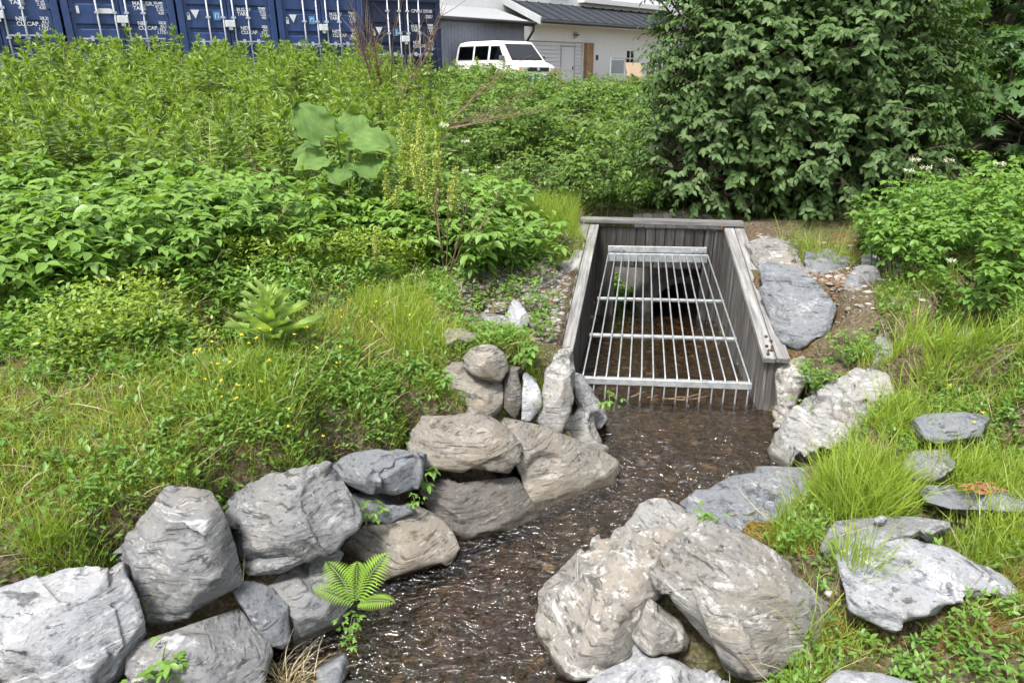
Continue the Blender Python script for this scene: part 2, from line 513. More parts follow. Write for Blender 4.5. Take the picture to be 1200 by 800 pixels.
class MB:
    """collects boxes, prisms and tubes into one mesh"""
    def __init__(s):
        s.v, s.f = [], []
    def add(s, V, F):
        b = len(s.v)
        s.v += [tuple(map(float, p)) for p in V]
        s.f += [tuple(i + b for i in f) for f in F]
        return s
    def hexa(s, c):
        """eight corners: bottom four counter-clockwise, top four likewise"""
        return s.add(c, [(3, 2, 1, 0), (4, 5, 6, 7), (0, 1, 5, 4), (1, 2, 6, 5), (2, 3, 7, 6), (3, 0, 4, 7)])
    def box(s, x0, x1, y0, y1, z0, z1):
        return s.hexa([(x0, y0, z0), (x1, y0, z0), (x1, y1, z0), (x0, y1, z0), (x0, y0, z1), (x1, y0, z1), (x1, y1, z1), (x0, y1, z1)])
    def tube(s, pts, r, n=6, cap=True):
        pts = [Vector(p) for p in pts]
        if not hasattr(r, '__len__'):
            r = [r] * len(pts)
        V, F = [], []
        d0 = (pts[1] - pts[0]).normalized()
        ref = Vector((0, 0, 1)) if abs(d0.z) < 0.9 else Vector((1, 0, 0))
        a = d0.cross(ref).normalized()
        for i, p in enumerate(pts):
            d = (pts[min(i + 1, len(pts) - 1)] - pts[max(i - 1, 0)]).normalized()
            a = (a - d * a.dot(d)).normalized()
            b = d.cross(a)
            for k in range(n):
                t = 2 * math.pi * k / n
                V.append(p + (a * math.cos(t) + b * math.sin(t)) * r[i])
        for i in range(len(pts) - 1):
            for k in range(n):
                F.append((i * n + k, i * n + (k + 1) % n, (i + 1) * n + (k + 1) % n, (i + 1) * n + k))
        if cap:
            F.append(tuple(range(n - 1, -1, -1)))
            F.append(tuple((len(pts) - 1) * n + k for k in range(n)))
        return s.add(V, F)
    def mesh(s, name, mat, smooth=False, bevel=0.0):
        me = bpy.data.meshes.new(name)
        me.from_pydata(s.v, [], s.f)
        if bevel:
            bm = bmesh.new()
            bm.from_mesh(me)
            bmesh.ops.recalc_face_normals(bm, faces=bm.faces)
            bmesh.ops.bevel(bm, geom=bm.edges[:], offset=bevel, segments=1, affect='EDGES')
            bm.to_mesh(me)
            bm.free()
        if smooth:
            for p in me.polygons:
                p.use_smooth = True
        me.materials.append(MATS[mat])
        me.update()
        return me
    def build(s, name, mat, parent=None, smooth=False, bevel=0.0, loc=(0, 0, 0)):
        return mobj(name, s.mesh(name, mat, smooth, bevel), parent, loc)

def norm(a):
    return a / np.maximum(np.linalg.norm(a, axis=-1, keepdims=True), 1e-9)

# ------------------------------------------------------------------ the stream's outline, the lie of the land
EDGE_L = [(-2.5, -3.0), (-2.0, 0.5)] + [tuple(atz(x, y, 0)[:2]) for x, y in
          [(318, 800), (392, 742), (410, 705), (455, 678), (530, 642), (632, 602), (716, 562), (718, 532), (706, 497), (688, 468)]]
LF, LB = np.array([0.53, 5.95]), np.array([1.00, 8.36])
RF, RB = np.array([2.15, 5.75]), np.array([2.42, 8.16])
EDGE_R = [tuple(atz(x, y, 0)[:2]) for x, y in
          [(902, 492), (912, 542), (852, 585), (798, 600), (744, 622), (690, 660), (640, 715), (628, 742), (645, 786), (640, 800)]] + [(0.35, 1.6), (0.2, -3.0)]
PIT = [(LF[0], LF[1]), (LB[0], LB[1]), (1.05, 9.6), (2.45, 9.4), (RB[0], RB[1]), (RF[0], RF[1])]
CH = np.array(EDGE_L + PIT + EDGE_R)

def poly_sd(P, poly):
    """signed distance to a polygon, negative inside"""
    d = np.full(len(P), 1e9)
    inside = np.zeros(len(P), bool)
    n = len(poly)
    for i in range(n):
        a, b = poly[i], poly[(i + 1) % n]
        e = b - a
        w = P - a
        t = np.clip((w @ e) / (e @ e), 0, 1)
        d = np.minimum(d, np.linalg.norm(w - t[:, None] * e, axis=1))
        c = ((a[1] <= P[:, 1]) & (b[1] > P[:, 1])) | ((b[1] <= P[:, 1]) & (a[1] > P[:, 1]))
        with np.errstate(divide='ignore', invalid='ignore'):
            xx = a[0] + (P[:, 1] - a[1]) / (b[1] - a[1]) * (b[0] - a[0])
        inside ^= c & (P[:, 0] < xx)
    return np.where(inside, -d, d)

CTRL = [atz(x, y, z) for x, y, z in [
    (40, 640, .70), (140, 610, .73), (250, 555, .74), (340, 530, .72), (430, 512, .6), (480, 478, .66), (530, 400, .84), (600, 402, .84), (650, 392, .62),
    (60, 560, .83), (200, 500, .93), (350, 480, .88), (100, 450, 1.04), (250, 420, 1.04), (400, 400, .98), (50, 360, 1.18), (200, 340, 1.22),
    (350, 330, 1.13), (480, 330, 1.0), (570, 340, .9), (620, 310, .95), (660, 280, 1.03),
    (1000, 760, .32), (1150, 760, .36), (950, 690, .38), (1190, 640, .54), (950, 620, .36), (1040, 560, .54), (1190, 540, .64), (1000, 500, .56),
    (1180, 460, .8), (1100, 440, .82), (1010, 420, .76), (1180, 380, 1.0), (1060, 350, 1.0), (985, 340, .94), (930, 412, .5), (1000, 280, 1.05), (1150, 330, 1.1)]]
CTRL += [np.array(p, float) for p in [
    (-6, 6, 1.3), (-3, 7, 1.3), (-1, 7.5, 1.12), (-8, 10, 1.6), (-4, 10, 1.5), (0, 10, 1.1), (-10, 14, 2.1), (-6, 14, 2.0), (-2, 14, 1.5), (-12, 18, 2.4),
    (-8, 19, 2.4), (-3, 22, 2.2), (-5, 28, 2.2), (1.7, 9.9, 1.05), (2, 13, 1.1), (2, 18, 1.3), (2, 25, 1.6), (3, 32, 1.85), (0, 38, 1.85), (10, 38, 1.75),
    (20, 40, 1.8), (-20, 40, 2.4), (-20, 15, 2.4), (-15, 5, 1.5), (-8, 3, 1.0), (-5, 0, .8), (-4, -5, .6), (3.2, 7.5, 1.05), (4, 9, 1.05), (6, 7, 1.3),
    (8, 10, 1.5), (6, 13, 1.4), (12, 14, 1.8), (5, 4, 1.0), (7, 3, 1.1), (4, 1.5, .6), (3, 0, .5), (6, -4, .7), (1.2, -1, .4), (20, 10, 2), (20, 25, 2),
    (15, -5, 1.2), (-30, 70, 2.6), (30, 70, 2), (0, 70, 2), (-30, -8, 1), (40, -8, 1.5), (-45, 30, 2.5), (45, 30, 2)]]
CTRL = np.array(CTRL)

def _tps_k(r):
    return np.where(r > 1e-6, r * r * np.log(np.maximum(r, 1e-6)), 0.0)

_n = len(CTRL)
_A = np.zeros((_n + 3, _n + 3))
_A[:_n, :_n] = _tps_k(np.linalg.norm(CTRL[:, None, :2] - CTRL[None, :, :2], axis=2)) + np.eye(_n) * 0.05
_A[:_n, _n] = 1
_A[:_n, _n + 1:] = CTRL[:, :2]
_A[_n:, :_n] = _A[:_n, _n:].T
_W = np.linalg.solve(_A, np.concatenate([CTRL[:, 2], np.zeros(3)]))

def land(P):
    P = np.atleast_2d(np.asarray(P, float))[:, :2]
    out_ = np.empty(len(P))
    for i in range(0, len(P), 20000):
        Q = P[i:i + 20000]
        k = _tps_k(np.linalg.norm(Q[:, None, :] - CTRL[None, :, :2], axis=2))
        out_[i:i + 20000] = k @ _W[:_n] + _W[_n] + Q @ _W[_n + 1:]
    return out_

def height(P):
    P = np.atleast_2d(np.asarray(P, float))[:, :2]
    h = land(P)
    z0 = np.zeros(len(P))
    h = h + 0.05 * fbm(np.column_stack([P * 1.6, z0]), 4)
    sd = poly_sd(P, CH)
    w = 0.6 - 0.5 * sstep(P[:, 1], 5.55, 5.95)
    t = np.clip((sd + 0.02) / (w + 0.02), 0, 1) ** 1.25
    bed = -0.13 + 0.03 * fbm(np.column_stack([P * 3, z0 + 3]), 3)
    return bed * (1 - t) + h * t

def hz(x, y):
    return float(height([(x, y)])[0])

# ground: one sheet, fine near the stream, coarse far off
gx = np.concatenate([np.linspace(-60, -12, 20)[:-1], np.linspace(-12, -4.5, 60)[:-1], np.arange(-4.5, 5.0, 0.045), np.linspace(5.0, 14, 60)[1:], np.linspace(14, 60, 18)[1:]])
gy = np.concatenate([np.linspace(-12, 1.2, 30)[:-1], np.arange(1.2, 10.5, 0.045), np.linspace(10.5, 30, 80)[1:], np.linspace(30, 110, 24)[1:]])
GX, GY = np.meshgrid(gx, gy)
GP = np.column_stack([GX.ravel(), GY.ravel()])
GZ = height(GP)
nx, ny = len(gx), len(gy)
ii = np.arange(nx * ny).reshape(ny, nx)
GF = np.column_stack([ii[:-1, :-1].ravel(), ii[:-1, 1:].ravel(), ii[1:, 1:].ravel(), ii[1:, :-1].ravel()])
g = mobj('ground', mesh_np('ground', np.column_stack([GP, GZ]), GF, 'earth', smooth=True))
tag(g, 'earth bank and streambed under the plants', kind='structure')

# water sheet
wx, wy = np.arange(-3.0, 3.3, 0.028), np.arange(-2.9, 9.7, 0.028)
WX, WY = np.meshgrid(wx, wy)
WP = np.column_stack([WX.ravel(), WY.ravel()])
wsd = poly_sd(WP, CH)
fast = 0.2 + 0.9 * (1 - sstep(WP[:, 1], 4.8, 6.2))
flow = np.column_stack([WP[:, 0] * 6 + WP[:, 1] * 2, WP[:, 1] * 4 - WP[:, 0] * 1.5, np.zeros(len(WP))])
WZ = fast * (0.010 * fbm(flow, 2) + 0.009 * (np.abs(fbm(flow * 1.7 + 4, 2)) - 0.4))
wi = np.arange(len(wx) * len(wy)).reshape(len(wy), len(wx))
WF = np.column_stack([wi[:-1, :-1].ravel(), wi[:-1, 1:].ravel(), wi[1:, 1:].ravel(), wi[1:, :-1].ravel()])
WF = WF[(wsd[WF] < 0.22).all(axis=1)]
used = np.unique(WF)
rem = np.full(len(WP), -1)
rem[used] = np.arange(len(used))
w_ = mobj('water', mesh_np('water', np.column_stack([WP, WZ])[used], rem[WF], 'stream_water', smooth=True))
tag(w_, 'shallow brown stream rippling out of the culvert', kind='structure')

# ------------------------------------------------------------------ rocks
ROCKXY = []

def hull_mesh(pts):
    bm = bmesh.new()
    for p in pts:
        bm.verts.new(p)
    res = bmesh.ops.convex_hull(bm, input=bm.verts)
    junk = [e for e in res['geom_interior'] + res['geom_unused'] if isinstance(e, bmesh.types.BMVert)]
    if junk:
        bmesh.ops.delete(bm, geom=list(set(junk)), context='VERTS')
    bmesh.ops.recalc_face_normals(bm, faces=bm.faces)
    me = bpy.data.meshes.new('hull')
    bm.to_mesh(me)
    bm.free()
    return me

_nr = [0]

def chop(me, n=9, frac=0.05):
    bm = bmesh.new()
    bm.from_mesh(me)
    for _ in range(n):
        d = Vector((random.gauss(0, 1), random.gauss(-0.4, 1), random.gauss(0.4, 1))).normalized()
        pr = sorted(v.co.dot(d) for v in bm.verts)
        co = d * (pr[-1] - (pr[-1] - pr[0]) * frac * random.uniform(0.4, 1.1))
        r = bmesh.ops.bisect_plane(bm, geom=bm.verts[:] + bm.edges[:] + bm.faces[:], plane_co=co, plane_no=d, clear_outer=True)
        ed = [e for e in r['geom_cut'] if isinstance(e, bmesh.types.BMEdge)]
        if ed:
            bmesh.ops.contextual_create(bm, geom=ed)
    bmesh.ops.triangulate(bm, faces=bm.faces)
    bm.to_mesh(me)
    bm.free()

def rock(name, label, mat, outline, ridge=(), thick=0.4, shrink=0.8, voxel=0.02, bed=(0.3, 0.2, 1), rough=1.0, cat='rock', layers=1.0, group=None):
    """outline: (px, py, Y) of the visible rim with its distance; ridge: nearer points; the body goes back and down from the rim"""
    _nr[0] += 1
    k = _nr[0] * 3.17
    cx = sum(p[0] for p in outline) / len(outline)
    cy = sum(p[1] for p in outline) / len(outline)
    outline = [(cx + 1.1 * (p[0] - cx), cy + 1.1 * (p[1] - cy), p[2]) for p in outline]
    P = [at(*p) for p in outline] + [at(*p) for p in ridge]
    for px, py, Y in outline:
        P.append(at(cx + shrink * (px - cx), cy + shrink * (py - cy) + 6, Y + thick * (0.8 + 0.4 * random.random())))
    P = np.array(P)
    c = P.mean(axis=0)
    hm = hull_mesh([tuple(p - c) for p in P])
    chop(hm)
    o = bpy.data.objects.new('tmp', hm)
    col.objects.link(o)
    md = o.modifiers.new('r', 'REMESH')
    md.mode = 'VOXEL'
    md.voxel_size = voxel
    dg = bpy.context.evaluated_depsgraph_get()
    me = bpy.data.meshes.new_from_object(o.evaluated_get(dg))
    bpy.data.objects.remove(o)
    bpy.data.meshes.remove(hm)
    n = len(me.vertices)
    V = np.empty(n * 3, np.float32)
    N = np.empty(n * 3, np.float32)
    me.vertices.foreach_get('co', V)
    me.vertices.foreach_get('normal', N)
    V = V.reshape(-1, 3).astype(float)
    N = N.reshape(-1, 3).astype(float)
    size = np.ptp(P, axis=0).max()
    b = np.array(bed, float)
    b /= np.linalg.norm(b)
    u = (V @ b)
    wv = u * 22 + 1.2 * fbm(V * 3 + k, 3)
    cell = np.floor(wv)
    fr_ = wv - cell
    st_ = sstep(fr_, 0.86, 1.0)
    lay = _tab[(cell.astype(int) + int(k)) & 31, 3, 5] * (1 - st_) + _tab[(cell.astype(int) + 1 + int(k)) & 31, 3, 5] * st_
    side = 1 - np.abs(N @ b)
    chunk = fbm(V * 5.5 + k, 2)
    chip = np.minimum(0, fbm(V * 7 + k * 2, 3) + 0.15)
    d = rough * (0.005 * fbm(V * 2.6 + k, 2) + 0.004 * chunk + 0.014 * np.maximum(chip, -0.5) + 0.003 * fbm(V * 26 + k, 3)) + layers * 0.02 * (lay - 0.5) * side
    V = V + N * (d * min(1.0, size / 0.45))[:, None]
    # flat scars where pieces have broken away
    for _ in range(int((14 * rough + 4) * min(1, size / .6) ** 2)):
        q = V[random.randrange(n)]
        iq = np.argmin(((V - q) ** 2).sum(1))
        nn_ = N[iq] + np.array([random.gauss(0, .3) for _k in range(3)]) + 0.15 * b
        nn_ /= np.linalg.norm(nn_)
        r_ = size * random.uniform(.15, .45)
        dd = (V - q) @ nn_ + random.uniform(0.002, 0.012)
        selv = (dd > 0) & (((V - q) ** 2).sum(1) < r_ * r_ * (1 + .5 * vnoise(V * 9 + k)))
        V[selv] -= nn_ * np.minimum(dd[selv], min(.045, .055 * size))[:, None]
    me.vertices.foreach_set('co', V.astype(np.float32).ravel())
    for p in me.polygons:
        p.use_smooth = True
    me.materials.clear()
    me.materials.append(MATS[mat])
    me.name = name
    me.update()
    o = bpy.data.objects.new(name, me)
    o.location = c
    col.objects.link(o)
    tag(o, label, cat, group)
    flat = bed[2] >= 0.99 and bed[0] <= 0.3 and mat != 'rock_brown_layered' and group != LW
    ROCKXY.append((V + c, flat))
    return o

# left bank wall
LW = 'stone blocks walling the left bank'
RW = 'stones along the right bank'
rock('boulder', 'white and blue-grey veined boulder with a jagged top, at the end of the stone wall', 'rock_pale',
     [(-70, 800, 2.3), (-40, 715, 2.6), (20, 682, 2.7), (55, 662, 2.78), (95, 663, 2.8), (150, 660, 2.82), (163, 690, 2.76), (177, 738, 2.66), (150, 765, 2.55), (120, 810, 2.4), (60, 850, 2.25)],
     [(60, 720, 2.52), (140, 720, 2.6), (30, 770, 2.35), (100, 780, 2.4)], 0.45, 0.8, 0.016, (0.7, 0.3, 0.6), 1.2, 'rock', 0.8, LW)
rock('boulder', 'upright grey block with a pale ridge down its middle, standing in the stone wall', 'rock_grey',
     [(128, 656, 3.0), (165, 612, 3.1), (194, 577, 3.18), (241, 570, 3.2), (258, 600, 3.1), (272, 640, 3.02), (285, 680, 2.93), (240, 714, 2.8), (178, 732, 2.76), (168, 692, 2.84)],
     [(224, 610, 2.98), (232, 650, 2.86), (240, 700, 2.76), (205, 660, 2.83)], 0.4, 0.8, 0.016, (0.5, 0.4, 0.5), 0.9, 'rock', 0.7, LW)
rock('boulder', 'wide grey and tan striped block split by a thin dark crack in the wall', 'rock_grey',
     [(265, 582, 3.4), (300, 565, 3.5), (345, 556, 3.55), (385, 542, 3.6), (405, 575, 3.5), (423, 605, 3.4), (395, 640, 3.26), (350, 655, 3.2), (282, 650, 3.2), (270, 615, 3.3)],
     [(300, 600, 3.28), (352, 600, 3.26), (340, 630, 3.16), (290, 640, 3.14)], 0.42, 0.8, 0.016, (0.75, 0.1, 0.45), 0.9, 'rock', 1.0, LW)
rock('boulder', 'flat grey slice lying under the wide cracked block', 'rock_grey',
     [(284, 655, 3.2), (370, 645, 3.26), (350, 660, 3.18), (330, 670, 3.12), (290, 673, 3.1)], [(320, 662, 3.1)], 0.3, 0.8, 0.016, (0, 0, 1), 0.6, 'rock', 0.5, LW)
rock('boulder', 'rounded grey boulder with white scratches, behind the fern at the water', 'rock_grey',
     [(300, 684, 3.14), (335, 668, 3.28), (376, 638, 3.45), (400, 652, 3.4), (413, 690, 3.28), (402, 722, 3.14), (385, 744, 3.04), (350, 766, 2.92), (325, 755, 2.92), (310, 720, 3.0)],
     [(360, 690, 3.06), (378, 712, 3.02), (345, 735, 2.9)], 0.42, 0.8, 0.016, (0.6, 0.2, 0.6), 0.9, 'rock', 0.5, LW)
rock('boulder', 'smooth dark slate wedge between two grey boulders low in the wall', 'rock_slate',
     [(272, 690, 3.0), (292, 680, 3.06), (322, 690, 3.06), (336, 706, 3.0), (338, 758, 2.84), (312, 752, 2.8), (296, 725, 2.85)],
     [(318, 722, 2.85)], 0.35, 0.8, 0.016, (0.4, 0.5, 0.7), 0.4, 'rock', 0.5, LW)
rock('boulder', 'grey striped block at the foot of the wall with streaky diagonal grain', 'rock_grey',
     [(150, 758, 2.62), (200, 735, 2.8), (255, 712, 2.94), (275, 702, 2.98), (294, 735, 2.86), (312, 760, 2.76), (302, 792, 2.62), (285, 850, 2.4), (190, 860, 2.3), (145, 810, 2.42)],
     [(240, 755, 2.62), (270, 790, 2.52), (200, 790, 2.48)], 0.42, 0.8, 0.016, (0.55, 0.25, 0.8), 1.0, 'rock', 1.4, LW)
rock('boulder', 'angular blue-grey slate block with a flat top, laid over brown stones', 'rock_slate',
     [(388, 541, 3.95), (420, 531, 4.0), (494, 522, 4.08), (498, 545, 3.95), (492, 577, 3.8), (470, 586, 3.74), (430, 576, 3.76), (402, 562, 3.82)],
     [(455, 545, 3.8), (470, 570, 3.7), (425, 558, 3.74)], 0.4, 0.8, 0.016, (0.1, 0.2, 1), 0.7, 'rock', 0.5, LW)
rock('boulder', 'small pale grey wedge beneath the slate block', 'rock_slate',
     [(408, 578, 3.9), (445, 574, 3.95), (478, 588, 3.88), (486, 598, 3.8), (455, 612, 3.72), (425, 608, 3.76)], [(440, 592, 3.76)], 0.35, 0.8, 0.018, (0.2, 0.2, 1), 0.7, 'rock', 0.5, LW)
rock('boulder', 'brown domed boulder with fine cross cracks, its foot in the stream beside the fern', 'rock_tan',
     [(396, 650, 3.66), (420, 615, 3.85), (450, 600, 3.92), (480, 594, 3.95), (512, 605, 3.9), (527, 625, 3.8), (534, 642, 3.72), (525, 658, 3.62), (490, 670, 3.52), (450, 686, 3.42), (425, 682, 3.46), (405, 668, 3.56)],
     [(450, 635, 3.62), (495, 632, 3.66), (470, 655, 3.5)], 0.45, 0.82, 0.016, (0.5, 0.3, 0.7), 0.7, 'rock', 0.4, LW)
rock('boulder', 'broad tan block with slanting grain overhanging a dark gap', 'rock_tan',
     [(482, 518, 4.3), (499, 481, 4.5), (545, 478, 4.55), (576, 490, 4.5), (607, 515, 4.42), (606, 545, 4.25), (596, 558, 4.15), (545, 552, 4.1), (500, 545, 4.12), (485, 535, 4.2)],
     [(520, 510, 4.22), (570, 525, 4.16), (590, 545, 4.1)], 0.45, 0.8, 0.017, (0.35, 0.2, 0.9), 0.8, 'rock', 1.4, LW)
rock('boulder', 'dark brown layered ledge with wet lower edge at the waterline', 'rock_brown_layered',
     [(494, 562, 4.15), (540, 556, 4.25), (602, 562, 4.32), (617, 585, 4.25), (634, 603, 4.16), (600, 622, 4.0), (560, 636, 3.88), (530, 645, 3.8), (514, 615, 3.9), (500, 590, 4.0)],
     [(540, 595, 3.94), (590, 592, 4.05), (570, 615, 3.9)], 0.4, 0.82, 0.016, (0.12, 0.1, 1), 0.8, 'rock', 2.2, LW)
rock('boulder', 'large smooth tan slab dipping into the stream at the bend', 'rock_tan',
     [(583, 500, 4.5), (600, 489, 4.62), (650, 508, 4.72), (700, 528, 4.8), (719, 540, 4.74), (721, 562, 4.6), (690, 579, 4.42), (640, 600, 4.2), (622, 603, 4.14), (610, 565, 4.25), (598, 530, 4.38)],
     [(640, 545, 4.36), (615, 520, 4.4), (690, 560, 4.5)], 0.4, 0.85, 0.018, (0.2, 0.5, 0.8), 0.45, 'rock', 0.3, LW)
rock('boulder', 'pale rounded boulder at the bend behind the smooth tan slab', 'rock_white_streak',
     [(636, 520, 4.92), (660, 497, 5.05), (684, 470, 5.25), (702, 478, 5.25), (713, 505, 5.12), (720, 532, 4.96), (700, 545, 4.85), (660, 535, 4.85)],
     [(690, 510, 4.95), (670, 520, 4.88)], 0.4, 0.8, 0.018, (0.3, 0.2, 0.9), 0.9, 'rock', 0.7, LW)
rock('boulder', 'slanting grey rock against the foot of the culvert\'s left side', 'rock_grey',
     [(664, 436, 5.6), (682, 440, 5.62), (700, 462, 5.5), (712, 492, 5.3), (700, 500, 5.2), (678, 475, 5.3)], [(692, 475, 5.3)], 0.35, 0.8, 0.018, (0.6, 0.2, 0.5), 0.8, 'rock', 0.7, LW)
rock('boulder', 'brown upright boulder with a vertical seam on top of the wall', 'rock_tan',
     [(519, 440, 4.9), (530, 425, 4.95), (570, 425, 5.0), (585, 432, 4.95), (590, 455, 4.85), (588, 482, 4.7), (566, 498, 4.6), (548, 488, 4.62), (527, 472, 4.72)],
     [(548, 450, 4.7), (575, 465, 4.66)], 0.4, 0.8, 0.017, (0.9, 0.15, 0.3), 0.8, 'rock', 0.9, LW)
rock('boulder', 'round tan cap stone sitting on the brown upright boulder', 'rock_tan',
     [(541, 420, 4.86), (555, 406, 4.92), (575, 403, 4.95), (589, 411, 4.92), (594, 432, 4.84), (584, 446, 4.74), (562, 442, 4.72), (546, 432, 4.78)],
     [(568, 425, 4.7)], 0.3, 0.8, 0.017, (0.5, 0.2, 0.7), 0.7, 'rock', 0.4, LW)
rock('boulder', 'thin grey upright slab beside the brown upright boulder', 'rock_brown_layered',
     [(590, 442, 4.86), (600, 432, 4.92), (613, 432, 4.92), (612, 470, 4.75), (604, 490, 4.68), (592, 488, 4.68)],
     [(600, 460, 4.72)], 0.35, 0.8, 0.017, (1, 0.2, 0.15), 0.7, 'rock', 1.4, LW)
rock('boulder', 'small blue-grey leaning slab with white face, wedged on the wall', 'rock_pale',
     [(613, 436, 4.92), (624, 440, 4.92), (634, 456, 4.86), (634, 474, 4.78), (622, 491, 4.7), (610, 490, 4.7), (612, 460, 4.78)],
     [(624, 466, 4.75)], 0.3, 0.8, 0.017, (1, 0.2, 0.2), 0.7, 'rock', 0.7, LW)
rock('boulder', 'tall tan edge-on slab with a pale rim next to the culvert', 'rock_white_streak',
     [(644, 414, 5.1), (655, 407, 5.14), (670, 410, 5.12), (674, 440, 4.98), (669, 480, 4.82), (656, 505, 4.7), (645, 508, 4.68), (630, 490, 4.74), (637, 460, 4.86)],
     [(655, 460, 4.78), (648, 490, 4.68)], 0.35, 0.8, 0.017, (0.95, 0.1, 0.35), 0.9, 'rock', 0.9, LW)
# right bank
rock('boulder', 'long tilted boulder with white and ochre patches leaning over the stream', 'rock_tan_patched',
     [(627, 735, 3.0), (632, 700, 3.14), (665, 655, 3.3), (702, 630, 3.38), (760, 616, 3.42), (802, 626, 3.36), (792, 660, 3.2), (770, 685, 3.08), (764, 705, 3.0), (736, 770, 2.76), (700, 787, 2.7), (665, 791, 2.7), (640, 772, 2.8)],
     [(700, 690, 2.9), (740, 650, 3.05), (665, 745, 2.78), (720, 735, 2.74)], 0.45, 0.8, 0.015, (0.55, 0.35, 0.6), 1.2, 'rock', 0.7, RW)
rock('boulder', 'big folded grey-brown boulder with moss spots between stream and grass', 'rock_mossy_fold',
     [(764, 662, 3.02), (785, 640, 3.1), (810, 620, 3.2), (832, 611, 3.26), (900, 648, 3.12), (945, 680, 3.0), (977, 706, 2.88), (970, 730, 2.76), (940, 762, 2.62), (892, 788, 2.5), (860, 788, 2.5), (830, 765, 2.58), (790, 712, 2.78), (770, 686, 2.92)],
     [(808, 645, 2.95), (860, 672, 2.8), (920, 706, 2.68), (860, 730, 2.6)], 0.45, 0.82, 0.015, (0.45, 0.75, 0.5), 1.2, 'rock', 1.3, RW)
rock('boulder', 'small knobbly conglomerate stone wedged between the two biggest boulders', 'rock_tan_patched',
     [(738, 742, 2.84), (764, 694, 3.0), (784, 712, 2.95), (808, 744, 2.84), (800, 768, 2.74), (764, 766, 2.72)], [(772, 735, 2.72)], 0.3, 0.8, 0.014, (0.2, 0.3, 0.8), 1.6, 'rock', 0.2, RW)
rock('boulder', 'light grey streaky slab low beneath the conglomerate stone', 'rock_pale',
     [(672, 812, 2.55), (728, 772, 2.76), (750, 751, 2.86), (792, 766, 2.8), (852, 798, 2.62), (870, 840, 2.4), (690, 860, 2.3)], [(770, 790, 2.6)], 0.4, 0.8, 0.015, (0.3, 0.1, 0.9), 1.1, 'rock', 1.6, RW)
rock('boulder', 'white and grey banded rock at the water\'s edge behind the patched boulder', 'rock_white_streak',
     [(736, 622, 3.86), (752, 590, 3.98), (778, 585, 4.0), (822, 598, 3.9), (852, 622, 3.7), (835, 648, 3.5), (790, 655, 3.5), (750, 642, 3.66)], [(790, 615, 3.66), (780, 640, 3.54)], 0.4, 0.82, 0.016, (0.5, 0.1, 0.8), 0.9, 'rock', 1.2, RW)
rock('boulder', 'flat-topped slate slab reaching out to the stream, dark broken front', 'rock_slate',
     [(796, 592, 4.1), (840, 556, 4.42), (880, 549, 4.5), (946, 547, 4.46), (942, 578, 4.1), (930, 603, 3.86), (880, 622, 3.68), (850, 624, 3.66), (828, 610, 3.78), (808, 602, 3.96)],
     [(840, 600, 3.86), (885, 607, 3.76)], 0.4, 0.85, 0.016, (0.15, 0.1, 1), 0.6, 'rock', 0.8, RW)
rock('boulder', 'large whitish wrinkled boulder sloping to the stream near the culvert post', 'rock_white_streak',
     [(904, 522, 4.95), (925, 485, 5.08), (960, 450, 5.18), (1000, 431, 5.2), (1036, 434, 5.1), (1052, 455, 4.9), (1062, 492, 4.6), (1015, 515, 4.5), (960, 540, 4.5), (930, 552, 4.65), (912, 545, 4.76)],
     [(960, 500, 4.76), (1000, 470, 4.84), (1030, 480, 4.72)], 0.5, 0.85, 0.017, (0.65, 0.3, 0.55), 1.1, 'rock', 1.3, RW)
rock('boulder', 'tan stained rock pressed against the culvert\'s right post', 'rock_tan_patched',
     [(903, 450, 5.66), (918, 422, 5.8), (946, 413, 5.8), (950, 450, 5.5), (932, 482, 5.3), (908, 502, 5.28), (900, 482, 5.45)], [(925, 460, 5.4)], 0.4, 0.8, 0.018, (0.7, 0.2, 0.4), 1.0, 'rock', 1.0, RW)
rock('boulder', 'broad flat blue-grey slab with white specks beside the culvert\'s sloping plank', 'rock_slate',
     [(886, 318, 6.8), (905, 310, 6.9), (942, 320, 6.65), (980, 352, 6.15), (968, 390, 5.85), (936, 413, 5.68), (918, 404, 5.85), (900, 365, 6.3)],
     [(930, 365, 6.02)], 0.5, 0.85, 0.02, (0.1, 0.6, 0.8), 0.5, 'rock', 0.3, RW)
rock('boulder', 'rough tan grey rock at the upper end of the sloping plank', 'rock_mossy_fold',
     [(866, 284, 7.7), (895, 274, 7.8), (935, 290, 7.4), (946, 318, 6.95), (900, 326, 6.9), (880, 310, 7.15)], [(905, 305, 7.05)], 0.5, 0.8, 0.022, (0.3, 0.4, 0.8), 1.2, 'rock', 1.0, RW)
rock('boulder', 'dark grey stone in the litter under the big shrub', 'rock_slate',
     [(938, 296, 7.3), (968, 288, 7.4), (998, 302, 7.1), (996, 338, 6.6), (960, 348, 6.5), (942, 328, 6.9)], [(962, 318, 6.8)], 0.4, 0.8, 0.022, (0.2, 0.2, 1), 1.0, 'rock', 0.8, RW)
rock('boulder', 'stacked grey shale ledge below the bright green bush', 'rock_grey',
     [(990, 330, 6.5), (1000, 312, 6.7), (1028, 313, 6.65), (1034, 335, 6.4), (1026, 362, 6.1), (1000, 366, 6.1)], [(1010, 345, 6.2)], 0.4, 0.8, 0.02, (0.2, 0.1, 1), 0.9, 'rock', 2.0, RW)
rock('boulder', 'small pale stone at the edge of the shrub\'s shade', 'rock_pale',
     [(1008, 300, 7.2), (1022, 295, 7.3), (1034, 302, 7.2), (1030, 314, 7.0), (1012, 314, 7.0)], [(1020, 307, 7.05)], 0.3, 0.8, 0.022, (0.2, 0.2, 1), 0.8, 'rock', 0.8, RW)
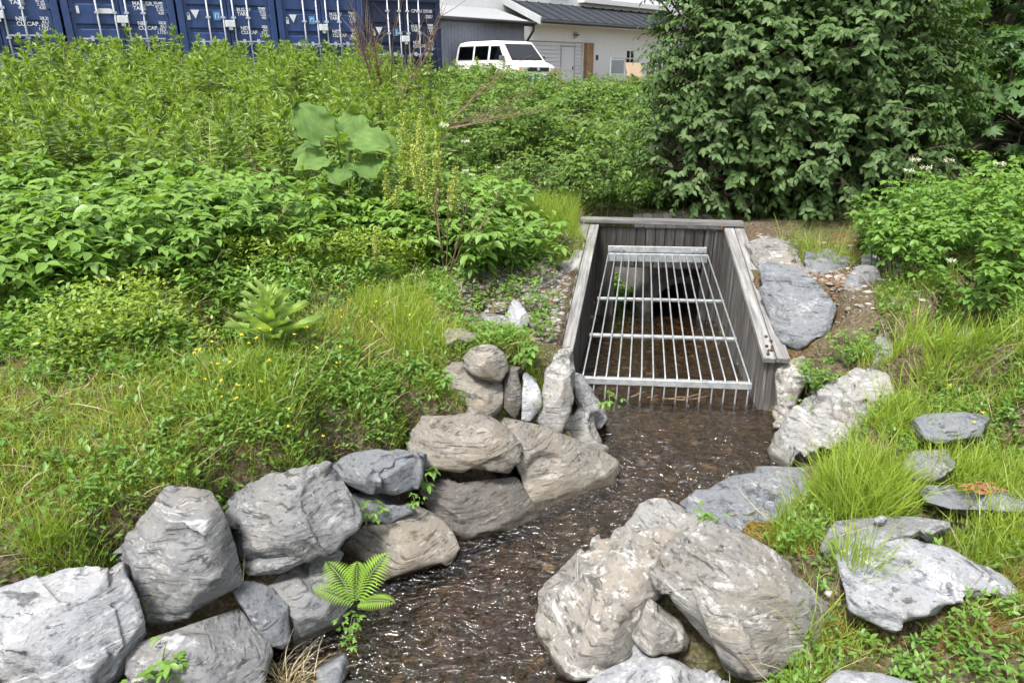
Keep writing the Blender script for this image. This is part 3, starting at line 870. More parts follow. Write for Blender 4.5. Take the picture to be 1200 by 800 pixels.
rock('boulder', 'grey grooved rock with a sharp upright edge above the whitish boulder', 'rock_grey',
     [(1010, 402, 5.5), (1030, 384, 5.6), (1046, 394, 5.5), (1044, 430, 5.2), (1020, 442, 5.12)], [(1030, 415, 5.25)], 0.4, 0.8, 0.019, (0.9, 0.2, 0.3), 1.0, 'rock', 1.6, RW)
rock('boulder', 'long flat slab with a cream streak lying in the grass', 'rock_slate',
     [(1062, 498, 4.1), (1088, 484, 4.25), (1130, 480, 4.3), (1158, 487, 4.22), (1148, 510, 3.98), (1100, 518, 3.9), (1068, 508, 3.98)], [(1110, 500, 4.05)], 0.4, 0.85, 0.017, (0, 0.2, 1), 0.7, 'rock', 1.4, RW)
rock('boulder', 'half-buried grey stone in the grass below the cream-streaked slab', 'rock_grey',
     [(1056, 545, 3.74), (1075, 528, 3.9), (1110, 526, 3.9), (1118, 545, 3.72), (1095, 562, 3.56), (1065, 560, 3.6)], [(1088, 545, 3.66)], 0.35, 0.85, 0.017, (0, 0.2, 1), 0.7, 'rock', 0.8, RW)
rock('boulder', 'wide flat slab holding a patch of red dead leaves', 'rock_slate',
     [(1080, 576, 3.5), (1092, 560, 3.64), (1150, 557, 3.66), (1215, 558, 3.62), (1222, 592, 3.34), (1150, 606, 3.26), (1094, 596, 3.34)], [(1150, 580, 3.44)], 0.4, 0.88, 0.017, (0, 0.1, 1), 0.5, 'rock', 0.6, RW)
rock('boulder', 'thin grey slab lying behind the great flat slab, a pebble on it', 'rock_grey',
     [(966, 632, 3.15), (985, 611, 3.3), (1040, 605, 3.34), (1130, 607, 3.3), (1140, 622, 3.18), (1060, 640, 3.05), (1000, 652, 2.98), (968, 650, 3.0)], [(1050, 622, 3.16)], 0.35, 0.88, 0.016, (0, 0.1, 1), 0.5, 'rock', 0.6, RW)
rock('boulder', 'great flat grey slab with rusty and white blotches in the foreground grass', 'rock_pale',
     [(988, 652, 2.98), (1010, 636, 3.1), (1065, 634, 3.12), (1122, 648, 3.02), (1190, 684, 2.78), (1182, 708, 2.64), (1100, 726, 2.52), (1050, 735, 2.48), (1000, 712, 2.6)],
     [(1080, 680, 2.78), (1050, 715, 2.56), (1130, 690, 2.72)], 0.4, 0.88, 0.015, (0.1, 0.15, 1), 0.8, 'rock', 1.0, RW)
rock('boulder', 'pale blue-grey rock top showing at the foot of the grassy bank', 'rock_pale',
     [(964, 806, 2.28), (984, 786, 2.38), (1030, 789, 2.38), (1080, 802, 2.3), (1070, 850, 2.06), (970, 850, 2.06)], [(1020, 815, 2.2)], 0.35, 0.85, 0.015, (0.1, 0.1, 1), 0.8, 'rock', 0.8, RW)
rock('boulder', 'small grey slab among tall grass under the bright green bush', 'rock_grey',
     [(1092, 418, 5.2), (1110, 412, 5.3), (1140, 414, 5.25), (1142, 424, 5.1), (1100, 428, 5.0)], [(1118, 420, 5.12)], 0.35, 0.85, 0.02, (0, 0.1, 1), 0.7, 'rock', 0.8, RW)
rock('boulder', 'small slate stone in grass beside the long dry stalks', 'rock_slate',
     [(1118, 388, 5.6), (1130, 378, 5.7), (1146, 382, 5.65), (1144, 400, 5.4), (1122, 402, 5.4)], [(1132, 392, 5.48)], 0.3, 0.85, 0.02, (0.3, 0.1, 1), 0.7, 'rock', 0.8, RW)
# stones in the left bank
SC = 'stones showing through the left bank'
rock('boulder', 'low pale stone showing through grass beside the mullein', 'rock_pale',
     [(232, 428, 4.4), (250, 415, 4.55), (292, 418, 4.55), (290, 438, 4.3), (248, 444, 4.25)], [(262, 428, 4.36)], 0.35, 0.85, 0.02, (0.1, 0.1, 1), 1.0, 'rock', 0.6, SC)
rock('boulder', 'grey stone in bare earth below the leafy weeds, left of the culvert', 'rock_grey',
     [(560, 370, 6.0), (575, 358, 6.1), (600, 372, 6.0), (604, 388, 5.8), (575, 384, 5.8)], [(582, 373, 5.88)], 0.35, 0.85, 0.02, (0.1, 0.1, 1), 1.0, 'rock', 1.0, SC)
rock('boulder', 'upright grey stone in bare earth left of the culvert', 'rock_pale',
     [(594, 362, 6.1), (604, 350, 6.2), (620, 362, 6.1), (622, 388, 5.8), (602, 392, 5.75)], [(608, 372, 5.88)], 0.35, 0.85, 0.02, (0.6, 0.1, 1), 1.0, 'rock', 0.8, SC)
rock('boulder', 'buff flat stone in the grass above the brown upright boulder', 'rock_tan',
     [(515, 388, 5.2), (540, 380, 5.3), (560, 392, 5.2), (550, 404, 5.0), (522, 404, 5.0)], [(538, 394, 5.08)], 0.3, 0.85, 0.02, (0.1, 0.1, 1), 1.0, 'rock', 0.8, SC)
rock('boulder', 'pale rock hugging the upper end of the culvert\'s left plank', 'rock_white_streak',
     [(656, 296, 7.7), (668, 282, 7.9), (678, 284, 7.9), (672, 316, 7.3), (660, 330, 7.0), (654, 315, 7.2)], [(664, 305, 7.3)], 0.35, 0.8, 0.022, (0.6, 0.1, 1), 1.0, 'rock', 0.8, SC)
rock('boulder', 'grey weathered stone in scree beneath the grass edge', 'rock_grey',
     [(582, 310, 7.4), (600, 300, 7.6), (622, 306, 7.5), (620, 322, 7.2), (592, 326, 7.1)], [(604, 314, 7.25)], 0.35, 0.8, 0.022, (0.2, 0.1, 1), 1.0, 'rock', 1.0, SC)
rock('boulder', 'dark stone at the water behind the straw tuft at the wall\'s foot', 'rock_slate',
     [(372, 790, 2.72), (385, 770, 2.84), (402, 764, 2.88), (408, 780, 2.8), (400, 800, 2.66), (380, 808, 2.6)], [(392, 788, 2.68)], 0.2, 0.8, 0.014, (0.3, 0.1, 1), 1.0, 'rock', 0.5, LW)
rock('boulder', 'dark broken stone half sunk in the stream near the straw tuft', 'rock_slate',
     [(372, 812, 2.58), (400, 797, 2.68), (422, 795, 2.7), (425, 815, 2.58), (400, 830, 2.5)], [(405, 812, 2.56)], 0.2, 0.8, 0.014, (0.3, 0.1, 1), 1.0, 'rock', 0.5, LW)
tag(rock('pebble', 'small smooth pale pebble lying on the thin grey slab', 'rock_pale',
     [(1024, 607, 3.22), (1034, 603, 3.24), (1040, 607, 3.22), (1034, 612, 3.18), (1026, 612, 3.18)], [(1032, 607, 3.18)], 0.05, 0.85, 0.006, (0, 0, 1), 0.3, 'pebble', 0.2))
# #CULVERT
def convex2d(P):
    P = sorted(set((round(float(a), 3), round(float(b), 3)) for a, b in P))
    def half(pts):
        h = []
        for p in pts:
            while len(h) >= 2 and (h[-1][0] - h[-2][0]) * (p[1] - h[-2][1]) - (h[-1][1] - h[-2][1]) * (p[0] - h[-2][0]) <= 0:
                h.pop()
            h.append(p)
        return h
    return np.array(half(P)[:-1] + half(P[::-1])[:-1])

ROCKHULL = []
GZ2 = GZ.copy()
LAND = land(GP)
for V, flat in ROCKXY:
    hp = convex2d(V[:, :2])
    lo, hi = hp.min(0), hp.max(0)
    ROCKHULL.append((hp, lo, hi, V[:, 2].max()))
    sel = np.where((GP[:, 0] > lo[0] - .35) & (GP[:, 0] < hi[0] + .35) & (GP[:, 1] > lo[1] - .35) & (GP[:, 1] < hi[1] + .35))[0]
    sd = poly_sd(GP[sel], hp)
    zmn, zmx = V[:, 2].min(), V[:, 2].max()
    away = poly_sd(GP[sel], CH) > 0.3
    cap = LAND[sel] + 0.03
    if flat:
        t = (1 - sstep(sd, -0.02, 0.2)) * away
        GZ2[sel] = GZ2[sel] * (1 - t) + np.minimum(zmx - 0.13, cap + .06) * t
        continue
    # the ground stays low on the side that shows and rises to the rock's top behind it
    rc = np.linalg.norm(V[:, :2].mean(0))
    rr = np.linalg.norm(GP[sel], axis=1) - rc
    back = sstep(rr, -0.02, 0.12)
    t = 1 - sstep(sd, -0.06, 0.16)
    tb_ = (1 - sstep(sd, 0.0, 0.34)) * away
    lowz = np.minimum(GZ2[sel], zmn + 0.38 * (zmx - zmn))
    front_z = GZ2[sel] * (1 - t) + lowz * t
    back_z = np.maximum(GZ2[sel], GZ2[sel] * (1 - tb_) + np.minimum(zmx - 0.07, cap) * tb_)
    GZ2[sel] = front_z * (1 - back) + back_z * back
co = np.column_stack([GP, GZ2]).astype(np.float32)
g.data.vertices.foreach_set('co', co.ravel())
g.data.update()

def gh(P):
    """height of the finished ground sheet"""
    P = np.atleast_2d(np.asarray(P, float))
    Z = GZ2.reshape(ny, nx)
    i = np.clip(np.searchsorted(gx, P[:, 0]) - 1, 0, nx - 2)
    j = np.clip(np.searchsorted(gy, P[:, 1]) - 1, 0, ny - 2)
    u = np.clip((P[:, 0] - gx[i]) / (gx[i + 1] - gx[i]), 0, 1)
    v = np.clip((P[:, 1] - gy[j]) / (gy[j + 1] - gy[j]), 0, 1)
    return (Z[j, i] * (1 - u) + Z[j, i + 1] * u) * (1 - v) + (Z[j + 1, i] * (1 - u) + Z[j + 1, i + 1] * u) * v

def gz(x, y):
    return float(gh([(x, y)])[0])

from mathutils.bvhtree import BVHTree
_bv, _bf, _nb = [], [], 0
for o_ in col.objects:
    if o_.name.startswith('boulder'):
        me_ = o_.data
        vv = np.empty(len(me_.vertices) * 3, np.float32)
        me_.vertices.foreach_get('co', vv)
        vv = vv.reshape(-1, 3) + np.array(o_.location)
        _bv.extend(map(tuple, vv.tolist()))
        _bf.extend(tuple(i_ + _nb for i_ in p_.vertices) for p_ in me_.polygons)
        _nb += len(vv)
ROCKTREE = BVHTree.FromPolygons(_bv, _bf)
DOWN = Vector((0, 0, -1))

def on_rock(P):
    """true where a stone's surface stands above the ground"""
    P = np.atleast_2d(P)[:, :2]
    r = np.zeros(len(P), bool)
    near = np.zeros(len(P), bool)
    for hp, lo, hi, _z in ROCKHULL:
        near |= (P[:, 0] > lo[0]) & (P[:, 0] < hi[0]) & (P[:, 1] > lo[1]) & (P[:, 1] < hi[1])
    idx = np.where(near)[0]
    if len(idx):
        zg = gh(P[idx])
        for i_, z_ in zip(idx, zg):
            h_ = ROCKTREE.ray_cast(Vector((P[i_, 0], P[i_, 1], 4.0)), DOWN)
            if h_[0] is not None and h_[0].z > z_ + 0.01:
                r[i_] = True
    return r

# ------------------------------------------------------------------ timber culvert box
cul = empty('timber_culvert', (1.55, 7.0, 0))
tag(cul, 'weathered timber box walling the stream\'s culvert mouth', 'culvert')
O3 = np.array([1.55, 7.0, 0.0])
ZF, ZB = 0.47, 1.07

def board_local(c8, name, mat, parent=cul, bevel=0.004):
    """a board whose grain runs along its own z axis; own origin so the grain texture differs"""
    c8 = np.array(c8, float)
    ctr = c8.mean(0)
    o = MB().hexa(c8 - ctr).build(name, mat, parent, bevel=bevel)
    o.location = ctr - O3
    return o

def wall_boards(A, B, za, zb, zlow, n, outward, thick=0.045, gap=0.004, name='board', mat='board_grey'):
    d = (B - A) / n
    L = np.linalg.norm(d)
    u = d / L
    nrm = np.array(outward)
    for i in range(n):
        a = A + d * i + u * gap
        b = A + d * (i + 1) - u * gap
        j = random.uniform(-0.007, 0.007)
        a_, b_ = a + nrm * j, b + nrm * j
        ta = za + (zb - za) * (i + 0.04) / n
        tb = za + (zb - za) * (i + 0.96) / n
        zl = zlow(i) if callable(zlow) else zlow
        p = [a_, b_, b_ + nrm * thick, a_ + nrm * thick]
        board_local([(*p[0], zl), (*p[1], zl), (*p[2], zl), (*p[3], zl), (*p[0], ta), (*p[1], tb), (*p[2], tb), (*p[3], ta)], name, mat)

uL = (LB - LF) / np.linalg.norm(LB - LF)
uR = (RB - RF) / np.linalg.norm(RB - RF)
nL = np.array([-uL[1], uL[0]])
nR = np.array([uR[1], -uR[0]])
wall_boards(LF, LB, ZF, ZB, -0.25, 17, nL, mat='board_dark_shaded')
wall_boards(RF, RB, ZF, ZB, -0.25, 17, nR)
uB = (RB - LB) / np.linalg.norm(RB - LB)
nB = np.array([-uB[1], uB[0]])
wall_boards(LB, RB, ZB + .01, ZB + .01, lambda i: -0.25 if i < 2 or i > 10 else 0.62 + random.uniform(-.01, .01), 13, nB, mat='board_dark_shaded')
# lintel over the opening and dark outer lining
c = [LB + uB * 0.2 + nB * 0.046, RB - uB * 0.2 + nB * 0.046]
board_local([(*c[0], .6), (*c[1], .6), (*(c[1] + nB * .08), .6), (*(c[0] + nB * .08), .6), (*c[0], .72), (*c[1], .72), (*(c[1] + nB * .08), .72), (*(c[0] + nB * .08), .72)], 'lintel', 'board_grey')

def plank(A, B, za, zb, off0, off1, nrm, th=0.05, name='plank', ext0=0.05, ext1=0.06):
    """sloping cap plank between wall ends, from inner offset off0 to outer offset off1"""
    a3 = np.array([*A, za])
    b3 = np.array([*B, zb])
    u = (b3 - a3) / np.linalg.norm(b3 - a3)
    a3 = a3 - u * ext0
    b3 = b3 + u * ext1
    n3 = np.array([*nrm, 0.0])
    up = np.array([0, 0, 1.0])
    L = np.linalg.norm(b3 - a3)
    ctr = (a3 + b3) / 2 + n3 * (off0 + off1) / 2 + up * th / 2
    # local frame: y along the plank
    z_ = np.cross(n3, u) if nrm[0] > 0 else np.cross(u, n3)
    z_ = z_ / np.linalg.norm(z_)
    if z_[2] < 0:
        z_ = -z_
    x_ = np.cross(u, z_)
    hw = (off1 - off0) / 2
    o = MB().box(-hw, hw, -L / 2, L / 2, -th / 2, th / 2).build(name, 'plank_grey', cul, bevel=0.005)
    M = Matrix(((x_[0], u[0], z_[0], 0), (x_[1], u[1], z_[1], 0), (x_[2], u[2], z_[2], 0), (0, 0, 0, 1)))
    M.translation = Vector(ctr - O3)
    o.matrix_local = M
    return o, ctr, x_, u, z_, L

pl1 = plank(LF, LB, ZF + .002, ZB + .002, -0.012, 0.092, nL)
plank(LF, LB, ZF + .006, ZB + .004, 0.098, 0.205, nL)
pr1 = plank(RF, RB, ZF + .002, ZB + .002, -0.012, 0.092, nR)
pr2 = plank(RF, RB, ZF + .006, ZB + .003, 0.098, 0.205, nR)
# back cap
bb = [LB - uB * 0.2 - nB * 0.03, RB + uB * 0.2 - nB * 0.03]
cc_ = np.array([*((bb[0] + bb[1]) / 2 + nB * 0.06), ZB + 0.085])
Lb = np.linalg.norm(bb[1] - bb[0])
o = MB().box(-0.075, 0.075, -Lb / 2, Lb / 2, -0.024, 0.024).build('cap_plank', 'plank_grey', cul, bevel=0.005)
o.location = cc_ - O3
o.rotation_euler = (0, 0, math.atan2(uB[1], uB[0]) - math.pi / 2)
# boards added over most of the hole behind the back wall, to darken the inside
for k in range(8):
    a = LB + uB * (0.42 + k * .125) + nB * 0.13
    q = [a, a + uB * .118, a + uB * .118 + nB * 1.02, a + nB * 1.02]
    zj = ZB - .06 + random.uniform(-.006, .006)
    board_local([(*p, zj) for p in q] + [(*p, zj + .035) for p in q], 'added_shade_board', 'board_dark_shaded')
# posts at the front ends
for P_, n_, u_ in ((LF, nL, uL), (RF, nR, uR)):
    p0 = P_ + n_ * 0.05
    q = [p0, p0 + n_ * 0.12, p0 + n_ * 0.12 + u_ * 0.12, p0 + u_ * 0.12]
    if n_[0] < 0:
        q = [q[1], q[0], q[3], q[2]]
    board_local([(*k, -0.25) for k in q] + [(*k, ZF - .002) for k in q], 'post', 'board_grey')
# bolts on the lower end of the right planks
for k, (s_, w_off) in enumerate([(-0.42, 0.05), (-0.36, 0.09), (-0.30, 0.06), (-0.22, 0.11), (-0.15, 0.08)]):
    o_, ctr, x_, u, z_, L = pr1
    sx = 1 if x_[0] > 0 else -1
    p = ctr - u * (L / 2 - 0.45 - s_ - 0.02) + x_ * sx * (w_off - 0.06) + z_ * 0.024
    MB().tube([p - O3, p - O3 + z_ * 0.016], 0.014, 6).build('bolt', 'rust_iron', cul)
    if k < 2:
        MB().tube([p - O3 + z_ * .012, p - O3 + z_ * .03 + u * .03, p - O3 + z_ * .012 + u * .06 + x_ * .02], 0.006, 5).build('staple', 'rust_iron', cul)

# concrete pipe lying in the pit behind the boards
pa, pb = np.array([2.05, 8.62, -.02]), np.array([1.75, 9.5, 0.06])
pipe = empty('concrete_pipe', tuple(pa))
tag(pipe, 'grey concrete pipe end in the dark behind the steel grate', 'pipe')
V, F = [], []
ax = norm(pb - pa)
e1 = norm(np.cross(ax, [0, 0, 1.0]))
e2 = np.cross(e1, ax)
NN = 28
for (s_, r) in ((0, .44), (1.15, .44), (1.15, .36), (0, .36)):
    for k in range(NN):
        t = 2 * math.pi * k / NN
        V.append(ax * s_ + (e1 * math.cos(t) + e2 * math.sin(t)) * r)
for j in range(4):
    for k in range(NN):
        F.append((j * NN + k, j * NN + (k + 1) % NN, ((j + 1) % 4) * NN + (k + 1) % NN, ((j + 1) % 4) * NN + k))
MB().add(V, F).build('pipe_barrel', 'wet_concrete', pipe, smooth=False)

# ------------------------------------------------------------------ steel grate
BL, BR = atz(683, 441, .2), atz(878, 448, .2)
TL, TR = atz(713, 298, .84), atz(829, 300, .84)
gr = empty('steel_grate', tuple((BL + BR) / 2 * np.array([1, 1, 0])))
tag(gr, 'galvanised steel bar grate slanting across the culvert mouth', 'grate')
GO = np.array((BL + BR) / 2 * np.array([1, 1, 0]))
gup = norm(np.cross(BR - BL, TL - BL))
if gup[2] < 0:
    gup = -gup
NBAR = 15
for i in range(NBAR):
    t = i / (NBAR - 1)
    a, b = BL + (BR - BL) * t, TL + (TR - TL) * t
    dirv = norm(b - a)
    low = np.array([a[0] - 0.01, a[1] - 0.03, -0.1])
    pts = [low, a * .6 + low * .4, a + gup * .012, a + dirv * .06 + gup * .012, b + gup * .012 - dirv * 0.0]
    MB().tube([p - GO for p in pts], 0.008, 6).build('bar', 'galvanised', gr, smooth=True)
for t, r in ((0.30, 0.02), (0.595, 0.018)):
    a, b = BL + (TL - BL) * t, BR + (TR - BR) * t
    e = norm(b - a)
    w3 = norm(TL - BL)
    q = []
    for base in (-0.012, 0.008):
        for p, wv in ((a - e * .02, -r), (b + e * .02, -r), (b + e * .02, r), (a - e * .02, r)):
            q.append(p - GO + w3 * wv + gup * (base - 0.012))
    MB().hexa(q).build('cross_bar', 'galvanised', gr)
def gbar(a, b, w, h, name, lift=0.0):
    e = norm(b - a)
    up = np.array([0, 0, 1.0])
    f_ = norm(np.cross(up, e))
    q = []
    for z in (-h / 2, h / 2):
        for p, k in ((a, -w / 2), (b, -w / 2), (b, w / 2), (a, w / 2)):
            q.append(p - GO + f_ * k + up * (z + lift))
    return MB().hexa(q).build(name, 'galvanised', gr, bevel=0.003)
gbar(BL - (BR - BL) * .015, BR + (BR - BL) * .015, 0.05, 0.06, 'bottom_rail', -0.03)
gbar(TL - (TR - TL) * .0, TR + (TR - TL) * .0, 0.03, 0.09, 'top_plate', -0.03)
gbar(TL + np.array([0, .06, .05]), TR + np.array([0, .06, .05]), 0.03, 0.07, 'mounting_angle', 0.0)
for t in (0.06, 0.1, 0.16, 0.86, 0.9, 0.96):
    p = TL + (TR - TL) * t + np.array([0, .045, .05])
    MB().tube([p - GO, p - GO + np.array([0, -.025, 0])], 0.014, 6).build('bolt', 'galvanised', gr)

# ------------------------------------------------------------------ shipping containers
def text_mesh(txt, size, mat, align='LEFT', cache={}):
    key = (txt, size, mat, align)
    if key in cache:
        return cache[key]
    cu = bpy.data.curves.new('lettering', 'FONT')
    cu.body = txt
    cu.size = size
    cu.align_x = align
    cu.space_line = 0.85
    cu.extrude = 0.002
    cu.offset = 0.003 * size / 0.12
    o = bpy.data.objects.new('t', cu)
    col.objects.link(o)
    dg = bpy.context.evaluated_depsgraph_get()
    me = bpy.data.meshes.new_from_object(o.evaluated_get(dg))
    bpy.data.objects.remove(o)
    me.materials.clear()
    me.materials.append(MATS[mat])
    cache[key] = me
    return me

CW, CD, CHH = 2.44, 6.06, 2.59

def container(loc, rz, label, blue, left_marks, maxgr, right_extra, rod_w=0.021, tilt=0.0):
    root = empty('shipping_container', loc, rz)
    root.rotation_euler = (0, tilt, rz)
    tag(root, label, 'container', 'blue containers standing in a row')
    b = MB()
    b.box(0.06, CW - .06, 0.2, CD, 0.16, CHH - 0.08)
    b.build('box_shell', blue, root)
    fr_ = MB()
    fr_.box(0, .15, 0, .16, 0, CHH)
    fr_.box(CW - .15, CW, 0, .16, 0, CHH)
    fr_.box(.15, CW - .15, 0.005, .16, 0.02, .16)
    fr_.box(.15, CW - .15, 0.005, .16, CHH - .12, CHH - .002)
    fr_.build('corner_frame', blue, root, bevel=0.008)
    for cx in (0, CW - .18):
        for cz in (0, CHH - .12):
            MB().box(cx - .004, cx + .184, -.006, .17, cz - .004, cz + .124).build('corner_casting', blue, root, bevel=0.01)
    xm = CW / 2
    for (x0, x1, side) in ((.17, xm - .012, -1), (xm + .012, CW - .17, 1)):
        door = MB()
        zb_, zt_ = .17, CHH - .13
        # perimeter frame of the leaf and a ribbed panel
        door.box(x0, x0 + .07, .05, .1, zb_, zt_)
        door.box(x1 - .07, x1, .05, .1, zb_, zt_)
        door.box(x0 + .07, x1 - .07, .05, .1, zb_, zb_ + .06)
        door.box(x0 + .07, x1 - .07, .05, .1, zt_ - .06, zt_)
        prof = [(.062, zb_ + .06)]
        nb = 4
        span = (zt_ - zb_ - .12) / nb
        for k in range(nb):
            z = zb_ + .06 + span * k
            if k:
                prof += [(.062, z - .07), (.1, z - .035), (.1, z + .035), (.062, z + .07)]
        prof.append((.062, zt_ - .06))
        V = [(x0 + .07, y, z) for y, z in prof] + [(x1 - .07, y, z) for y, z in prof]
        n = len(prof)
        door.add(V, [(k, n + k, n + k + 1, k + 1) for k in range(n - 1)])
        d = door.build('door', blue, root)
        g_ = MB().box(x0 - .012 if side < 0 else x1 + .001, x0 - .001 if side < 0 else x1 + .012, .045, .1, zb_, zt_)
        g_.build('gasket', 'container_gasket', d)
        for k in range(4):
            z = zb_ + .2 + k * .62
            xh = x0 - .03 if side < 0 else x1 - .05
            MB().box(xh, xh + .08, .03, .052, z, z + .09).build('hinge', blue, d, bevel=0.006)
        for xr in ((x0 + .55, x1 - .12) if side < 0 else (x0 + .12, x1 - .55)):
            rod = MB().tube([(xr, .02, .03), (xr, .02, CHH - .03)], rod_w, 8).build('locking_rod', 'steel_rod', root, smooth=True)
            for z in (.35, .98, 1.6, 2.2):
                MB().box(xr - .05, xr + .05, -.004, .06, z, z + .05).build('rod_bracket', 'steel_rod', rod)
            hx = xr - .42 if side < 0 and xr > x0 + .7 else xr
            hx = xr if side > 0 else xr - .4
            MB().box(hx, hx + .4, -.02, -.004, 1.04, 1.07).build('handle', 'steel_rod', rod)
            MB().box(hx + .17, hx + .23, -.026, .05, 1.0, 1.11).build('handle_catch', 'steel_rod', rod)
    # lock box across the seam
    lb = MB().box(xm - .1, xm + .13, -.05, .04, 1.40, 1.56).build('lock_box', 'marking_white', root, bevel=0.006)
    MB().box(xm - .03, xm + .06, -.045, .03, 1.33, 1.402).build('lock_tongue', 'steel_rod', lb)
    def put(txt, x, z, size, align='LEFT', mat='marking_white'):
        o = mobj('lettering', text_mesh(txt, size, mat, align), root, (x, .056, z))
        o.rotation_euler = (R(90), 0, 0)
    xt = xm + .30
    if maxgr:
        put('MAX.GR.\nTARE', xt, 1.8, .12)
        put('30.480 KG\n67.200 LB\n2.200 KG\n4.850 LB', xt + .86, 1.83, .088, 'RIGHT')
        put('NET\nCU.CAP.', xt + .04, 1.36, .12)
        put('28.280 KG\n62.350 LB\n33.2 CU.M\n1.172 CU.FT', xt + .9, 1.39, .088, 'RIGHT')
    else:
        put('M.G.W\nTARE', xt - .06, 1.78, .12)
        put('30480 KG\n67200 LB\n2200 KG\n4850 LB', xt + .86, 1.83, .088, 'RIGHT')
        put('NET\nCU.CAP', xt - .02, 1.34, .12)
        put('28280 KG\n62350 LB\n33.2 CU.M\n1172 CU.FT', xt + .9, 1.39, .088, 'RIGHT')
    for txt, x, z, s_ in right_extra:
        put(txt, xt + x, z, s_)
    for kind, x, z in left_marks:
        if kind == 'triangle':
            o = MB().add([(x, .048, z + .17), (x + .21, .048, z + .17), (x + .105, .048, z - .03), (x, .056, z + .17), (x + .21, .056, z + .17), (x + .105, .056, z - .03)],
                         [(2, 1, 0), (3, 4, 5), (0, 1, 4, 3), (1, 2, 5, 4), (2, 0, 3, 5)]).build('white_triangle_sticker', 'marking_white', root)
            MB().box(x - .1, x - .02, .047, .058, z - .06, z + .04).build('padlock_sticker', 'marking_white', root)
            MB().tube([(x - .09, .055, z + .04), (x - .085, .055, z + .09), (x - .06, .055, z + .11), (x - .035, .055, z + .09), (x - .03, .055, z + .04)], .009, 5).build('padlock_sticker', 'marking_white', root)
        if kind == 'square':
            s_ = MB().box(x, x + .17, .047, .057, z, z + .2).build('blue_sticker', 'sticker_blue', root)
            MB().tube([(x + .05, .045, z + .05), (x + .05, .045, z + .14), (x + .12, .045, z + .14), (x + .12, .045, z + .05)], .008, 4).build('sticker_symbol', 'marking_white', s_)
        if kind == 'oval':
            V = []
            for k in range(24):
                t = 2 * math.pi * k / 24
                V.append((x + .16 * max(-1, min(1, 1.25 * math.cos(t))), .046, z + .055 * max(-1, min(1, 1.25 * math.sin(t)))))
            MB().add(V + [(a, .058, c) for a, b_, c in V], [tuple(range(23, -1, -1))] + [(k, (k + 1) % 24, 24 + (k + 1) % 24, 24 + k) for k in range(24)]).build('white_plate', 'marking_white', root)
        if kind == 'bar':
            MB().box(x, x + .06, .047, .057, z, z + .16).build('small_white_tag', 'marking_white', root)
    return root

rowv = np.array([2.07, 1.41])
rowu = rowv / np.linalg.norm(rowv)
rang = math.atan2(rowu[1], rowu[0])
C0 = np.array([-11.4, 17.6])
LABS = ['blue container half hidden by fireweed, with only its right door and weight markings showing',
        'blue container with a white oval plate on its left door',
        'blue container in the middle of the row of five',
        'blue container marked M.G.W, the one beside the dark navy container',
        'dark navy container at the row\'s end behind bare twigs, numbered 290383-5']
TRI = [('triangle', .32, 1.62), ('square', .86, 1.56)]
MK = [[('bar', .3, 1.6), ('oval', .9, 1.66)], [('bar', .3, 1.6), ('oval', .9, 1.66)], TRI, TRI, TRI]
for i in range(5):
    base = C0 + rowu * (2.5 * i - CW / 2)
    zc_ = 2.42 - 0.02 * i if i < 4 else 2.12
    ex = [('CPWU 290383-5', -.02, 2.2, .12), ('22G1', .44, 2.05, .12)] if i == 4 else []
    container((base[0], base[1], zc_), rang, LABS[i], 'container_blue' if i < 4 else 'container_navy', MK[i], i < 3 and i != 2 or i == 2 and False, ex, tilt=R(-1.0))

# ------------------------------------------------------------------ house, annex and forecourt
HD = np.array([.68, .733])
HN = np.array([.733, -.68])
HO = np.array([.42, 38.8])
HZ = 1.75
hang = math.atan2(HD[1], HD[0])
# local frame of the house: x = along the facade, y = into the house, z = up
def hroot(name, label, cat):
    r = empty(name, (HO[0], HO[1], HZ), hang)
    return tag(r, label, cat)
house = hroot('white_house', 'white house with a dark-roofed garage front', 'house')
w = MB()
w.box(-.35, 0, 0, .3, -.2, 3.3)
w.box(5.1, 9.2, 0, .3, -.2, 3.3)
w.box(0, 5.1, 0, .3, 2.37, 3.3)
w.box(9.2, 10.1, 0, .3, -.2, 1.0)
w.box(9.2, 10.1, 0, .3, 2.1, 3.3)
w.box(10.1, 18, 0, .3, -.2, 3.3)
w.build('wall', 'wall_white', house)
MB().box(-8, 20, 1.6, 2.0, -.2, 9).build('upper_wall', 'wall_white', house)
gd = MB().box(0.0, 5.1, .14, .2, -.1, 2.37).build('garage_door', 'garage_white', house)
for k in range(12):
    for (a, b) in ((0.05, 3.28), (4.5, 5.05)):
        MB().box(a, b, .10, .139, k * .195 + .01, k * .195 + .18).build('slat', 'garage_white', gd, bevel=0.012)
wd = MB().box(3.36, 4.42, .095, .139, 0.02, 2.12).build('wicket_door', 'garage_white', house, bevel=0.01)
for a in (3.29, 4.43):
    MB().box(a, a + .06, .08, .139, 0, 2.2).build('door_frame', 'trim_grey', wd)
MB().box(3.29, 4.49, .08, .139, 2.14, 2.2).build('door_frame', 'trim_grey', wd)
MB().box(4.28, 4.33, .05, .096, 1.0, 1.14).build('handle', 'trim_dark', wd)
MB().box(5.15, 5.75, -.22, -.003, -.1, 2.35).build('timber_post', 'wood_brown', house)
lm = MB().tube([(4.3, -.12, 2.72), (4.3, -.001, 2.72)], .16, 12).build('wall_lamp', 'trim_grey', house)
MB().box(4.1, 4.5, -.14, -.12, 2.68, 2.76).build('lamp_guard', 'trim_dark', lm)
MB().box(6.25, 6.4, -.06, -.001, 1.5, 1.75).build('meter_box', 'trim_dark', house)
win = MB()
win.box(9.2, 9.28, .02, .1, 1.0, 2.1)
win.box(10.02, 10.1, .02, .1, 1.0, 2.1)
win.box(9.28, 10.02, .02, .1, 1.0, 1.08)
win.box(9.28, 10.02, .02, .1, 2.02, 2.1)
